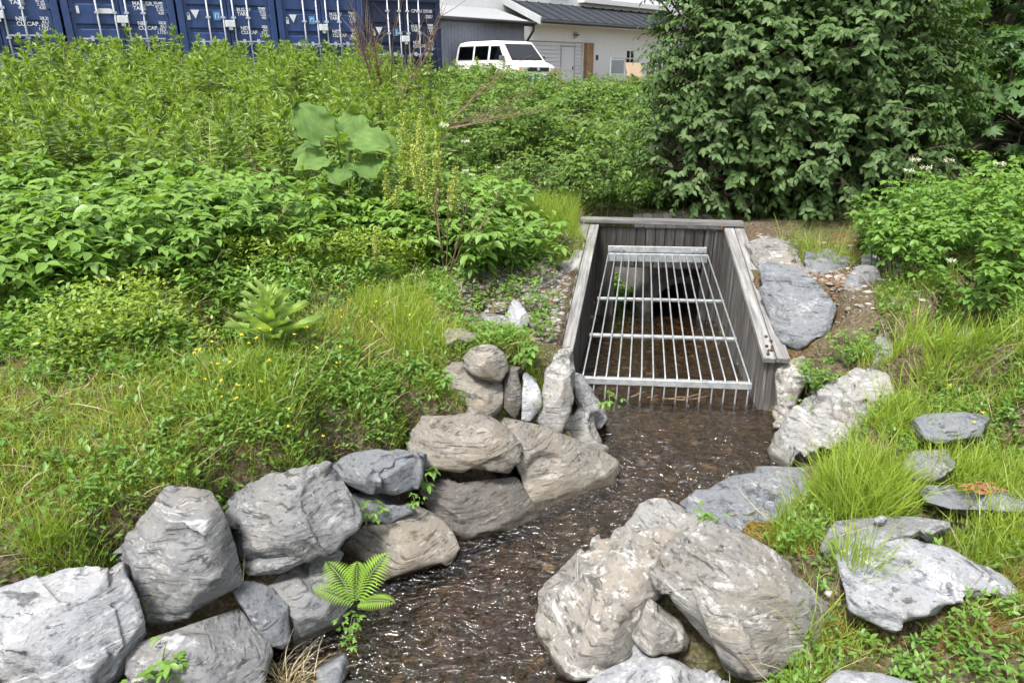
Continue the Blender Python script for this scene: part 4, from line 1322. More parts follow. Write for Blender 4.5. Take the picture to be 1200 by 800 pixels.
win.box(9.63, 9.69, .02, .1, 1.08, 2.02)
wo_ = win.build('window', 'wall_white', house)
for a, b in ((9.28, 9.63), (9.69, 10.02)):
    MB().box(a, b, .06, .07, 1.08, 2.02).build('pane', 'glass', wo_)
MB().box(9.25, 10.05, .25, .28, 1.0, 2.1).build('curtain', 'plastic_grey', wo_)
MB().box(9.1, 10.2, -.06, -.001, .93, 1.0).build('sill', 'wall_white', wo_)
# garage roof: slopes up from the eave to the upper wall
rf = MB().hexa([(.55, -.85, 3.2), (18, -.85, 3.2), (18, 1.6, 4.2), (.55, 1.6, 4.2), (.55, -.85, 3.32), (18, -.85, 3.32), (18, 1.6, 4.32), (.55, 1.6, 4.32)]).build('roof', 'roof_dark', house)
for k in range(18):
    x = 1.2 + k * .95
    MB().hexa([(x, -.86, 3.325), (x + .05, -.86, 3.325), (x + .05, 1.59, 4.325), (x, 1.59, 4.325), (x, -.86, 3.36), (x + .05, -.86, 3.36), (x + .05, 1.59, 4.36), (x, 1.59, 4.36)]).build('roof_batten', 'roof_dark', rf)
MB().hexa([(.44, -.9, 3.06), (.55, -.9, 3.06), (.55, 1.6, 4.08), (.44, 1.6, 4.08), (.44, -.9, 3.4), (.55, -.9, 3.4), (.55, 1.6, 4.42), (.44, 1.6, 4.42)]).build('barge_board', 'trim_grey', house)
MB().tube([(.5, -.92, 3.2), (18, -.92, 3.2)], .08, 8).build('gutter', 'trim_dark', house)
MB().box(.6, 18, -.8, -.001, 3.13, 3.19).build('soffit', 'wall_white', house)
# upper storey window strip seen at the picture's top
uw = MB().box(4.0, 5.6, 1.55, 1.62, 4.62, 5.6).build('window', 'trim_grey', house)
MB().box(4.1, 5.5, 1.53, 1.56, 4.7, 5.5).build('pane', 'glass', uw)
MB().box(6.6, 16, 1.2, 1.6, 4.5, 4.75).build('balcony_slab', 'wall_white', house)
# annex
ann = hroot('board_annex', 'blue-grey vertical-board shed annex with grey lean-to roof, behind the van', 'shed')
for k in range(34):
    x = -7.2 + k * .2
    MB().box(x, x + .188, -.62, -.6 + .03 * (k % 2), -.1, 3.0).build('wall_board', 'wall_blue_grey', ann)
MB().box(-7.2, -.4, -.55, 1.55, -.1, 2.98).build('wall_core', 'trim_dark', ann)
MB().hexa([(-7.4, -.95, 3.0), (-.15, -.95, 3.0), (-.15, 1.59, 3.75), (-7.4, 1.59, 3.75), (-7.4, -.95, 3.1), (-.15, -.95, 3.1), (-.15, 1.59, 3.86), (-7.4, 1.59, 3.86)]).build('roof', 'roof_grey', ann)
MB().box(-7.4, -.1, -1.0, -.951, 2.93, 3.12).build('fascia', 'trim_dark', ann)
MB().tube([(-7.4, -1.06, 3.08), (-.05, -1.06, 3.08)], .07, 8).build('gutter', 'trim_dark', ann)
MB().tube([(-.2, -1.06, 3.05), (-.2, -1.02, 2.75), (-.38, -.7, 2.2), (-.38, -.7, 0)], .06, 8).build('downpipe', 'trim_dark', ann)
# orange crate-like cabinet by the container end
cab = hroot('orange_cabinet', 'orange-framed steel rack between the navy container and the van', 'rack')
for a, b in ((-4.6, -4.45), (-3.5, -3.35)):
    MB().box(a, b, -3.1, -2.95, -.3, 2.05).build('upright', 'orange_paint', cab)
MB().box(-4.6, -3.35, -3.11, -2.94, 2.05, 2.15).build('top_rail', 'trim_grey', cab)
MB().box(-4.45, -3.5, -2.98, -2.93, -.3, 2.05).build('back_panel', 'orange_paint', cab)
# steps, rail and boards by the house
bal = hroot('glass_balustrade', 'low glass balustrade with grey rail beside the garage post', 'railing')
for x in (5.9, 7.3, 8.6):
    MB().box(x, x + .05, -1.3, -1.25, 0.4, 1.55).build('post', 'trim_grey', bal)
for x in (5.96, 7.36):
    MB().box(x, x + 1.2, -1.285, -1.27, .8, 1.48).build('pane', 'glass_clear', bal)
MB().box(5.9, 8.65, -1.32, -1.23, 1.551, 1.6).build('top_rail', 'trim_grey', bal)
MB().box(5.8, 9, -1.4, -.2, -.3, .4).build('platform', 'wood_rail', bal)
ply = hroot('plywood_sheet', 'pale plywood sheet leaning on the stair rail', 'board')
MB().hexa([(6.0, -2.5, .3), (7.4, -2.5, .3), (7.4, -2.46, .3), (6.0, -2.46, .3), (6.0, -2.2, 1.35), (7.4, -2.2, 1.35), (7.4, -2.16, 1.35), (6.0, -2.16, 1.35)]).build('sheet', 'plywood', ply)
strl = hroot('stair_rail', 'weathered wooden picket stair rails beside the white house', 'railing')
for k in range(9):
    x = 5.8 + k * .15
    MB().box(x, x + .1, -2.75, -2.72, -.3, .75 - k * .07).build('picket', 'wood_rail', strl)
MB().hexa([(5.75, -2.8, .74), (7.2, -2.8, .1), (7.2, -2.7, .1), (5.75, -2.7, .74), (5.75, -2.8, .82), (7.2, -2.8, .18), (7.2, -2.7, .18), (5.75, -2.7, .82)]).build('handrail', 'wood_rail', strl)
for k in range(10):
    x = 7.3 + k * .15
    MB().box(x, x + .1, -2.75, -2.72, -.3, .85 - k * .05).build('picket', 'wood_rail', strl)
MB().hexa([(7.25, -2.8, .86), (8.9, -2.8, .3), (8.9, -2.7, .3), (7.25, -2.7, .86), (7.25, -2.8, .94), (8.9, -2.8, .38), (8.9, -2.7, .38), (7.25, -2.7, .94)]).build('handrail', 'wood_rail', strl)
sn = hroot('low_white_wall', 'low white kerb wall in front of the wooden stair rails', 'wall')
MB().box(3.8, 10, -3.4, -3.15, -.6, .02).build('masonry', 'wall_white', sn)
MB().box(3.75, 10.05, -3.45, -3.1, .021, .07).build('coping', 'concrete', sn)

# ------------------------------------------------------------------ white van
def make_van(loc, rz):
    root = empty('white_van', loc, rz)
    tag(root, 'old white passenger van parked in front of the garage', 'van')
    def hw(z):
        return .92 if z < 1.12 else .92 - (z - 1.12) * .17
    lower = [(-2.35, .38), (-2.38, 1.12), (1.72, 1.12), (2.2, .98), (2.36, .78), (2.36, .38)]
    upper = [(-2.38, 1.12), (-2.28, 1.72), (-2.12, 1.88), (-1.6, 1.94), (.55, 1.94), (.95, 1.88), (1.72, 1.12)]
    for prof, nm in ((lower, 'lower_body'), (upper, 'cabin')):
        n = len(prof)
        V = [(x, hw(z), z) for x, z in prof] + [(x, -hw(z), z) for x, z in prof]
        F = [tuple(range(n)), tuple(range(2 * n - 1, n - 1, -1))] + [(k, n + k, n + (k + 1) % n, (k + 1) % n) for k in range(n)]
        me = MB().add(V, F)
        me.build(nm, 'van_white', root, bevel=0.03)
    def pane(x0, x1, z0, z1, s, name='side_window', sk=0.0):
        def q(d):
            return [(x0, s * (hw(z0) + d), z0), (x1 + sk, s * (hw(z0) + d), z0), (x1, s * (hw(z1) + d), z1), (x0 + (0.06 if x0 < -2 else 0), s * (hw(z1) + d), z1)]
        a, b = q(.004), q(.014)
        f = MB().add(a + b, [(0, 1, 2, 3), (7, 6, 5, 4), (0, 1, 5, 4), (1, 2, 6, 5), (2, 3, 7, 6), (3, 0, 4, 7)]).build(name, 'rubber_black', root)
        m_ = .035
        a = [(x0 + m_, s * (hw(z0 + m_) + .016), z0 + m_), (x1 + sk - m_, s * (hw(z0 + m_) + .016), z0 + m_), (x1 - m_, s * (hw(z1 - m_) + .016), z1 - m_), (x0 + m_ + (0.06 if x0 < -2 else 0), s * (hw(z1 - m_) + .016), z1 - m_)]
        b = [(x, y + s * .006, z) for x, y, z in a]
        MB().add(a + b, [(0, 1, 2, 3), (7, 6, 5, 4), (0, 1, 5, 4), (1, 2, 6, 5), (2, 3, 7, 6), (3, 0, 4, 7)]).build('pane', 'glass', f)
    for s in (1, -1):
        pane(-2.15, -1.0, 1.2, 1.76, s)
        pane(-.88, .12, 1.2, 1.76, s)
        pane(.26, .86, 1.2, 1.74, s, 'door_window', .42)
        for x in (.14, -.95):
            MB().box(x, x + .015, s * .915, s * .928, .45, 1.12).build('door_seam', 'rubber_black', root)
        MB().box(.3, .48, s * .92, s * .95, 1.0, 1.05).build('door_handle', 'plastic_grey', root)
        MB().box(-.2, -.05, s * .92, s * .95, 1.0, 1.05).build('door_handle', 'plastic_grey', root)
        MB().box(-2.2, 2.0, s * .915, s * .932, .62, .72).build('side_moulding', 'plastic_grey', root)
        MB().box(1.25, 1.4, s * .95, s * 1.15, 1.16, 1.36).build('wing_mirror', 'plastic_grey', root, bevel=0.02)
        MB().box(2.3, 2.39, min(s * .56, s * .86), max(s * .56, s * .86), .74, .93).build('headlight', 'lamp_lens', root, bevel=0.015)
        MB().box(2.28, 2.385, min(s * .865, s * .918), max(s * .865, s * .918), .74, .93).build('indicator', 'lamp_amber', root)
        for x in (-1.45, 1.4):
            tr_ = MB().tube([(x, s * .72, .33), (x, s * .91, .33)], .33, 20).build('wheel', 'rubber_black', root)
            MB().tube([(x, s * .90, .33), (x, s * .925, .33)], .2, 14).build('rim', 'trim_grey', tr_)
    def onwind(t, y):
        x = .95 + (1.72 - .95) * t
        z = 1.88 + (1.12 - 1.88) * t
        return x, y, z
    nrm = Vector((.76, 0, .77)).normalized()
    q = [onwind(.92, -.8), onwind(.92, .8), onwind(.1, .70), onwind(.1, -.70)]
    a = [tuple(Vector(p) + nrm * .004) for p in q]
    b = [tuple(Vector(p) + nrm * .016) for p in q]
    ws = MB().add(a + b, [(3, 2, 1, 0), (4, 5, 6, 7), (0, 1, 5, 4), (1, 2, 6, 5), (2, 3, 7, 6), (3, 0, 4, 7)]).build('windscreen', 'rubber_black', root)
    q = [onwind(.87, -.76), onwind(.87, .76), onwind(.15, .67), onwind(.15, -.67)]
    a = [tuple(Vector(p) + nrm * .018) for p in q]
    b = [tuple(Vector(p) + nrm * .026) for p in q]
    MB().add(a + b, [(3, 2, 1, 0), (4, 5, 6, 7), (0, 1, 5, 4), (1, 2, 6, 5), (2, 3, 7, 6), (3, 0, 4, 7)]).build('pane', 'glass', ws)
    for y in (-.35, .3):
        MB().tube([Vector(onwind(.95, y)) + nrm * .03, Vector(onwind(.8, y + .45)) + nrm * .035], .012, 5).build('wiper', 'rubber_black', root)
    MB().box(2.34, 2.375, -.55, .55, .76, .92).build('grille', 'rubber_black', root)
    MB().tube([(2.37, 0, .85), (2.39, 0, .85)], .07, 14).build('emblem', 'trim_grey', root)
    MB().box(2.25, 2.46, -.93, .93, .4, .62).build('bumper', 'plastic_grey', root, bevel=0.02)
    MB().box(2.461, 2.475, -.26, .26, .44, .55).build('number_plate', 'wall_white', root)
    return root
vp = at(590, 80, 33.0)
make_van((vp[0], vp[1], hz(vp[0], vp[1]) - .02), math.atan2(-.80, .60))
# teal board and rusty post standing by the van's nose
tb = at(649, 88, 31.0)
sg = empty('teal_crate', (tb[0] - .6, tb[1], hz(tb[0], tb[1])))
tag(sg, 'teal plastic crate at the van\'s nose', 'crate')
MB().box(-.3, .3, -.2, .2, 0, .55).build('tub', 'teal_sign', sg, bevel=0.02)
MB().box(-.33, .33, -.23, .23, .5, .56).build('rim', 'teal_sign', sg, bevel=0.01)
br = empty('brick_stack', (tb[0] + .05, tb[1] + .6, hz(tb[0], tb[1])))
tag(br, 'stack of red-brown bricks beside the van\'s nose', 'bricks')
for k in range(9):
    for j in range(2):
        MB().box(-.26 + j * .27 + .02 * (k % 2), -.02 + j * .27 + .02 * (k % 2), -.12, .12, k * .105, k * .105 + .098).build('brick', 'orange_paint' if (k + j) % 5 == 0 else 'wood_rail', br, bevel=0.006)
# #PLANTS
# ------------------------------------------------------------------ plants: leaf templates and instancing into meshes
T_OVATE = (np.array([(0, 0, 0), (0, .45, -.03), (0, 1, -.16), (-.27, .28, .05), (-.24, .62, .0), (.27, .28, .05), (.24, .62, .0)]),
           np.array([(0, 1, 3), (3, 1, 4), (4, 1, 2), (0, 5, 1), (5, 6, 1), (6, 2, 1)]))
T_LANCE = (np.array([(0, 0, 0), (0, .5, .02), (0, 1, -.14), (-.1, .4, .04), (.1, .4, .04)]),
           np.array([(0, 1, 3), (3, 1, 2), (0, 4, 1), (4, 2, 1)]))
T_SMALL = (np.array([(0, 0, 0), (-.3, .5, .05), (0, 1, -.1), (.3, .5, .05)]), np.array([(0, 3, 2), (0, 2, 1)]))
T_MAPLE = (np.array([(0, 0, 0), (-.3, .02, .0), (-.52, .2, -.04), (-.28, .36, .02), (-.4, .66, -.06), (-.14, .58, .02), (0, 1, -.12), (.14, .58, .02), (.4, .66, -.06), (.28, .36, .02), (.52, .2, -.04), (.3, .02, 0), (0, .36, .03)]),
           np.array([(12, i + 1, i) for i in range(0, 11)] + [(12, 0, 11)]))
T_BLADE = (np.array([(-.5, 0, 0), (.5, 0, 0), (-.4, .45, .0), (.4, .45, .0), (-.25, .8, -.1), (.25, .8, -.1), (0, 1, -.3)]),
           np.array([(0, 1, 3), (0, 3, 2), (2, 3, 5), (2, 5, 4), (4, 5, 6)]))

def frames(D, up=None, roll=None):
    """rows: leaf axis D; returns x (across), y (=D), z (upper face) unit vectors"""
    D = norm(D)
    if up is None:
        up = np.tile([0, 0, 1.0], (len(D), 1))
    X = np.cross(D, up)
    bad = np.linalg.norm(X, axis=1) < 1e-3
    X[bad] = [1, 0, 0]
    X = norm(X)
    Z = np.cross(X, D)
    if roll is not None:
        c_, s_ = np.cos(roll)[:, None], np.sin(roll)[:, None]
        X, Z = X * c_ + Z * s_, Z * c_ - X * s_
    return X, D, Z

class Leaves:
    def __init__(s):
        s.V, s.F, s.T, s.n = [], [], [], 0
    def add(s, tmpl, P, D, length, width, tint, roll=None, up=None):
        tv, tf = tmpl
        k = len(P)
        if not k:
            return s
        X, Y, Z = frames(np.asarray(D, float), up, roll)
        length = np.broadcast_to(length, (k,))
        width = np.broadcast_to(width, (k,))
        V = (np.asarray(P)[:, None, :] + X[:, None, :] * (tv[None, :, 0] * width[:, None])[:, :, None]
             + Y[:, None, :] * (tv[None, :, 1] * length[:, None])[:, :, None] + Z[:, None, :] * (tv[None, :, 2] * length[:, None])[:, :, None])
        F = tf[None] + (np.arange(k) * len(tv))[:, None, None] + s.n
        s.V.append(V.reshape(-1, 3))
        s.F.append(F.reshape(-1, 3))
        s.T.append(np.repeat(np.broadcast_to(tint, (k,)), len(tv)))
        s.n += k * len(tv)
        return s
    def mesh(s, name, mat):
        return mesh_np(name, np.concatenate(s.V), np.concatenate(s.F), mat, np.clip(np.concatenate(s.T), 0, 1))

def rdir(n, elev_lo, elev_hi):
    a = rng.random(n) * 2 * np.pi
    e = np.radians(elev_lo + (elev_hi - elev_lo) * rng.random(n))
    return np.column_stack([np.cos(a) * np.cos(e), np.sin(a) * np.cos(e), np.sin(e)])

def plant(name, parts, loc, rz=0.0, sc=1.0, label=None, cat='plant', group=None, tilt=(0, 0)):
    """an Empty at the plant's base; parts: [(part name, mesh)] shared between copies"""
    r = empty(name, loc, rz)
    r.rotation_euler = (tilt[0], tilt[1], rz)
    r.scale = (sc, sc, sc) if not hasattr(sc, '__len__') else sc
    for pn, me in parts:
        o = bpy.data.objects.new(pn, me)
        col.objects.link(o)
        o.parent = r
    tag(r, label, cat, group)
    return r

def stems_mesh(name, lines, mat, n=4):
    b = MB()
    for pts, r in lines:
        b.tube(pts, r, n, False)
    me = b.mesh(name, mat)
    a = me.attributes.new('tint', 'FLOAT', 'POINT')
    a.data.foreach_set('value', rng.random(len(me.vertices)).astype(np.float32) * .3 + .3)
    return me

# ---- fireweed: upright stems, narrow leaves spiralling up to a pointed top
def fireweed(nst, hmin, hmax, spread):
    L = Leaves()
    lines = []
    for k in range(nst):
        a = rng.random() * 6.28
        r0 = spread * math.sqrt(rng.random())
        b = np.array([math.cos(a) * r0, math.sin(a) * r0, -.05])
        h = hmin + (hmax - hmin) * rng.random()
        lean = np.array([rng.normal(0, .07), rng.normal(0, .07), 0])
        def pos(t):
            return b + np.array([0, 0, h]) * t[:, None] + lean * (t ** 2)[:, None] * h
        ts = np.linspace(0, 1, 5)
        pp = pos(ts)
        lines.append(([tuple(p) for p in pp], [.006, .006, .005, .004, .002]))
        n = int(h * 50)
        t = np.sort(rng.random(n) ** 0.75)
        t = .18 + .82 * t
        az = np.arange(n) * 2.4 + rng.normal(0, .3, n)
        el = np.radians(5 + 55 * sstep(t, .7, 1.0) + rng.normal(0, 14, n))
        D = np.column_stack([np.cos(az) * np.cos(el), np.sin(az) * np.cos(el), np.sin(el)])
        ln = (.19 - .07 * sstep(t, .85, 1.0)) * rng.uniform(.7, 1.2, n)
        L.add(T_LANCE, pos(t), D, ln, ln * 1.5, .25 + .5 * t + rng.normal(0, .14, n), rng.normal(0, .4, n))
        m = 9
        D = rdir(m, 45, 85)
        L.add(T_LANCE, pos(np.full(m, .995)), D, rng.uniform(.07, .12, m), .13, rng.uniform(.75, 1, m))
    return [('stem', stems_mesh('fireweed_stem', lines, 'stem_green')), ('foliage', L.mesh('fireweed_leaves', 'leaf_fireweed'))]

# ---- broad-leaved bush of three-part leaves on arching canes
def leafy_bush(nst, h, rad, leaf, mat, nleaf=22, name='bush', droop=0.5, tmpl=T_OVATE, wid=.9):
    L = Leaves()
    lines = []
    for k in range(nst):
        a = rng.random() * 6.28
        r0 = rad * .5 * math.sqrt(rng.random())
        b = np.array([math.cos(a) * r0, math.sin(a) * r0, -.05])
        hh = h * rng.uniform(.6, 1.05)
        outw = np.array([math.cos(a), math.sin(a), 0]) * rad * rng.uniform(.2, .75)
        def pos(t):
            return b + np.array([0, 0, hh]) * (t - droop * .3 * t ** 3)[:, None] + outw * (t ** 1.6)[:, None]
        ts = np.linspace(0, 1, 6)
        lines.append(([tuple(p) for p in pos(ts)], [.006, .006, .005, .004, .003, .002]))
        n = nleaf
        t = .22 + .78 * rng.random(n) ** .7
        base = pos(t)
        az = rng.random(n) * 6.28
        el = np.radians(rng.normal(12, 18, n))
        D = np.column_stack([np.cos(az) * np.cos(el), np.sin(az) * np.cos(el), np.sin(el)])
        pet = leaf * rng.uniform(.5, 1.1, n)
        hub = base + D * pet[:, None]
        D2 = D.copy()
        D2[:, 2] -= rng.uniform(.15, .7, n)
        D2 = norm(D2)
        sz = leaf * rng.uniform(.7, 1.15, n)
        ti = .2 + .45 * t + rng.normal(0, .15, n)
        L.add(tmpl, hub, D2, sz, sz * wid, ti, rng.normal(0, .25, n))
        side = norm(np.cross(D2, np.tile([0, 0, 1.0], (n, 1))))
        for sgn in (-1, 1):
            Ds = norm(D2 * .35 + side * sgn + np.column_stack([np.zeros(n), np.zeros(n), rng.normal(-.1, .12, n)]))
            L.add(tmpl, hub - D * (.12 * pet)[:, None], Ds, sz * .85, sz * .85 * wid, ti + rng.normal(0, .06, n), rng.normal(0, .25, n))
    return [('stem', stems_mesh(name + '_canes', lines, 'stem_green')), ('foliage', L.mesh(name + '_leaves', mat))]

def free(P, m=0.05):
    """not in the stream, not in the culvert, not on a rock"""
    P = np.atleast_2d(P)
    return (poly_sd(P[:, :2], CH) > m) & ~on_rock(P)

def inpoly(P, poly):
    return poly_sd(np.atleast_2d(P)[:, :2], np.array(poly, float)) < 0

def scatter(poly, n, mind=0.0):
    poly = np.array(poly, float)
    lo, hi = poly.min(0), poly.max(0)
    out_ = []
    tries = 0
    while len(out_) < n and tries < n * 60:
        tries += 1
        p = lo + (hi - lo) * rng.random(2)
        if not inpoly([p], poly)[0]:
            continue
        if mind and any((p[0] - q[0]) ** 2 + (p[1] - q[1]) ** 2 < mind * mind for q in out_):
            continue
        out_.append(p)
    return np.array(out_)

def footdist(x, y):
    return abs((np.array([x, y]) - C0) @ np.array([-rowu[1], rowu[0]]))

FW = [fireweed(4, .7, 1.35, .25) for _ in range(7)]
BEHIND = ['half-hidden container at the row\'s start', 'container with the oval plate', 'second container with a triangle sticker', 'container beside the navy one', 'navy container']
BEHIND[2] = 'middle container of the row'
pts = scatter([(-11.5, 15.6), (-8.5, 9), (-6.5, 6.6), (-4.6, 7.0), (-2.9, 7.2), (-.8, 8.4), (-.9, 12.5), (-3.4, 21.2)], 285, .33)
rown = np.array([-rowu[1], rowu[0]])
k = 0
for p in pts:
    # keep clear of the containers standing along their row
    off = (p - C0) @ rown
    if off > -.5:
        continue
    ci = int(np.clip(round((p - C0) @ rowu / 2.5), 0, 4))
    rank = 'far' if off > -4.5 else 'near'
    lab = ('fireweed in the back of the thicket, below the ' if rank == 'far' else 'fireweed at the front of the thicket, downhill from the ') + BEHIND[ci]
    s_ = rng.uniform(.72, 1.08) * (.98 if p[1] > 12 else .92)
    plant('fireweed', FW[k % 7], (p[0], p[1], gz(*p) - .03), rng.random() * 6.28, s_, lab, 'fireweed', 'fireweed thicket, %s rank %d' % (rank, ci + 1))
    k += 1
# second rank close under the container doors
for i in range(34):
    p = C0 + rowu * (-1.5 + i * .4) + np.array([rowu[1], -rowu[0]]) * rng.uniform(.6, 1.5)
    ci = int(np.clip(round((p - C0) @ rowu / 2.5), 0, 4))
    plant('fireweed', FW[i % 7], (p[0], p[1], gz(*p) - .03), rng.random() * 6.28, rng.uniform(.62, .9), 'fireweed close against the doors of the ' + BEHIND[ci], 'fireweed', 'fireweed at the doors %d' % (ci + 1))

RB = [leafy_bush(12, .85, .5, .13, 'leaf_raspberry', 13, 'raspberry') for _ in range(5)]
n_ = 0
for p in scatter([(-6.0, 5.2), (-4.2, 4.9), (-2.55, 5.2), (-1.9, 6.1), (-2.8, 7.4), (-6.6, 7.2)], 62, .33):
    plant('raspberry_bush', RB[n_ % 5], (p[0], p[1], gz(*p) - .03), rng.random() * 6.28, rng.uniform(.75, 1.1),
          ('broad-leaved bush at the lower edge of the raspberry patch, above the grass' if p[1] < 5.9 else 'broad-leaved bush at the upper edge of the raspberry patch, against the fireweed' if p[1] > 6.7 else 'broad-leaved bush inside the raspberry patch'), 'bush',
          'raspberry patch, lower edge' if p[1] < 5.9 else 'raspberry patch, upper edge' if p[1] > 6.7 else 'raspberry patch, inside')
    n_ += 1
for p in scatter([(-1.3, 6.5), (-.3, 6.5), (.15, 7.4), (-.2, 8.6), (-2.2, 8.4), (-1.9, 7.2)], 24, .34):
    plant('nettle_bush', RB[n_ % 5], (p[0], p[1], gz(*p) - .03), rng.random() * 6.28, rng.uniform(.72, 1.0), 'dark leafy weed bush beside the dead brown stalks', 'bush', 'weeds above the bare earth left of the culvert')
    n_ += 1
BB = [leafy_bush(22, 1.0, .9, .1, 'leaf_bush', 16, 'thicket', .8) for _ in range(5)]
def placeb(poly, n, mind, smin, smax, label, group):
    lab0, grp0 = label, group
    for i, p in enumerate(scatter(poly, n, mind)):
        if callable(lab0):
            label, group = lab0(p)
        plant('thicket_bush', BB[i % 5], (p[0], p[1], gz(*p) - .05), rng.random() * 6.28, rng.uniform(smin, smax), label, 'bush', group)
placeb([(-.7, 9.2), (1.0, 9.6), (2.6, 10.2), (3.4, 13), (4.4, 20), (4, 27.5), (-2.2, 27), (-1.7, 19), (-1.0, 12.5)], 80, .66, .65, 1.5,
       lambda p: (('green bush right behind the culvert\'s back plank', 'thicket at the culvert') if p[1] < 11.5 else ('green bush midway up the thicket between culvert and van', 'thicket midway') if p[1] < 19 else ('green bush high in the thicket just below the parked van', 'thicket below the van')), None)
for i, (x, y, s_) in enumerate([(.75, 9.75, .6), (1.3, 10.05, .62), (1.9, 10.0, .6), (2.6, 9.75, .55), (1.6, 9.75, .5), (.2, 9.9, .7), (-.3, 10.3, .8), (.5, 10.6, .85)]):
    plant('thicket_bush', BB[i % 5], (x, y, gz(x, y) - .05), i * 1.1, s_, 'low bush at the rim of the hole behind the grate', 'bush', 'bushes at the hole\'s rim')
placeb([(3, 17), (5.5, 17), (9, 30), (4, 30)], 16, .9, .9, 1.2, 'bush in front of the wooden stair rails', 'bushes near the house')
placeb([(-3.2, 20.5), (-.8, 19.5), (-1.4, 27.5), (-4.2, 27)], 14, .75, .6, .8, 'low bush at the foot of the navy container\'s end', 'bushes by the navy container')
GW = [leafy_bush(16, .9, .6, .095, 'leaf_goutweed', 15, 'goutweed', .5, T_OVATE, 1.05) for _ in range(5)]
n_ = 0
for p in scatter([(3.35, 6.2), (4.3, 5.6), (6.5, 5.2), (8, 8), (5.5, 8.6), (3.9, 7.6)], 50, .4):
    if not free([p])[0]:
        continue
    plant('bright_bush', GW[n_ % 5], (p[0], p[1], gz(*p) - .03), rng.random() * 6.28, rng.uniform(.65, .98), ('bright leafy bush beside the stacked shale ledge' if p[0] < 4.3 else 'bright leafy bush below the young maple' if p[1] > 6.8 else 'bright leafy bush above the tall grass of the right bank'), 'bush',
          'bright bushes by the ledge' if p[0] < 4.3 else 'bright bushes below the maple' if p[1] > 6.8 else 'bright bushes above the grass')
    n_ += 1
for (px, py, Y, s_) in [(985, 410, 5.15, .42), (965, 402, 5.35, .36), (1000, 395, 5.4, .34)]:
    q = at(px, py, Y)
    plant('small_bush', GW[n_ % 5], (q[0], q[1], gz(q[0], q[1]) - .02), 1.0 * n_, s_, 'small bright leafy weed between the blue-grey slab and the grooved rock', 'weed', 'small weeds beside the slab')
    n_ += 1
# weeds in the pit behind the grate
for i, (x, y) in enumerate([(1.25, 8.85), (1.5, 9.1), (1.2, 9.3)]):
    plant('pit_weed', GW[i], (x, y, gz(x, y)), i * 2.0, .55, 'leafy weed growing in the hole behind the grate', 'weed', 'weeds behind the grate')

# ---- trees
def crown_tree(name, label, base, lobes, nleaf, leaf, mat, tmpl, wid, trunk_r, nstem, group=None, droop=.5, inner=.55):
    root = empty(name, base)
    tag(root, label, 'tree', group)
    L = Leaves()
    tot = sum(l[3] * l[4] * l[5] for l in lobes)
    lines = []
    for (lx, ly, lz, rx, ry, rz_) in lobes:
        n = int(nleaf * rx * ry * rz_ / tot)
        ntw = max(8, n // 9)
        d = norm(rng.normal(size=(ntw, 3)))
        lump = 1 + .22 * fbm(d * 2.3 + lx * 3 + ly, 3)
        r = (inner + (1 - inner) * rng.random(ntw) ** .6) * lump
        P = np.array([lx, ly, lz]) + d * r[:, None] * np.array([rx, ry, rz_])
        P[:, 2] = np.maximum(P[:, 2], .05 + rng.random(ntw) * .2)
        ax_ = norm(d * np.array([1, 1, .55]) + rng.normal(0, .35, (ntw, 3)))
        for j in range(9):
            tt = (j + 1) / 9
            tl = .30
            Q = P + ax_ * tl * tt + np.array([0, 0, -.05]) * tt ** 2
            side = norm(np.cross(ax_, [0, 0, 1.0])) * (1 if j % 2 else -1)
            D = norm(ax_ * .5 + side * .8 + rng.normal(0, .3, (ntw, 3)) + np.array([0, 0, -droop]))
            # upper face looks outwards and up
            up = norm(d + np.array([0, 0, .9]) + rng.normal(0, .25, (ntw, 3)))
            sz = leaf * rng.uniform(.65, 1.15, ntw)
            L.add(tmpl, Q, D, sz, sz * wid, .45 + rng.normal(0, .2, ntw) + .15 * lump - .15, None, up)
        step = max(1, ntw // 60)
        for q, a_ in zip(P[::step], ax_[::step]):
            c0 = np.array([lx, ly, lz * .6])
            m_ = (q * .55 + c0 * .45) + rng.normal(0, .08, 3)
            lines.append(([tuple(c0 * .5 + np.array([0, 0, .1])), tuple(m_), tuple(q), tuple(q + a_ * .28)], [.022, .014, .007, .002]))
    for k in range(nstem):
        l = lobes[k % len(lobes)]
        a = 6.28 * k / nstem
        p0 = np.array([math.cos(a) * .2, math.sin(a) * .2, -.15])
        p3 = np.array([l[0], l[1], l[2] + .3 * l[5]]) + rng.normal(0, .25, 3) * np.array([l[3], l[4], .3])
        pts_ = [p0, p0 * .7 + p3 * .3 + rng.normal(0, .06, 3), p0 * .3 + p3 * .7 + rng.normal(0, .08, 3), p3]
        lines.append(([tuple(p) for p in pts_], [trunk_r, trunk_r * .75, trunk_r * .5, trunk_r * .2]))
    o = mobj('trunk', stems_mesh('trunk', lines, 'bark', 6), root)
    o2 = mobj('crown', L.mesh('crown', mat), root)
    return root

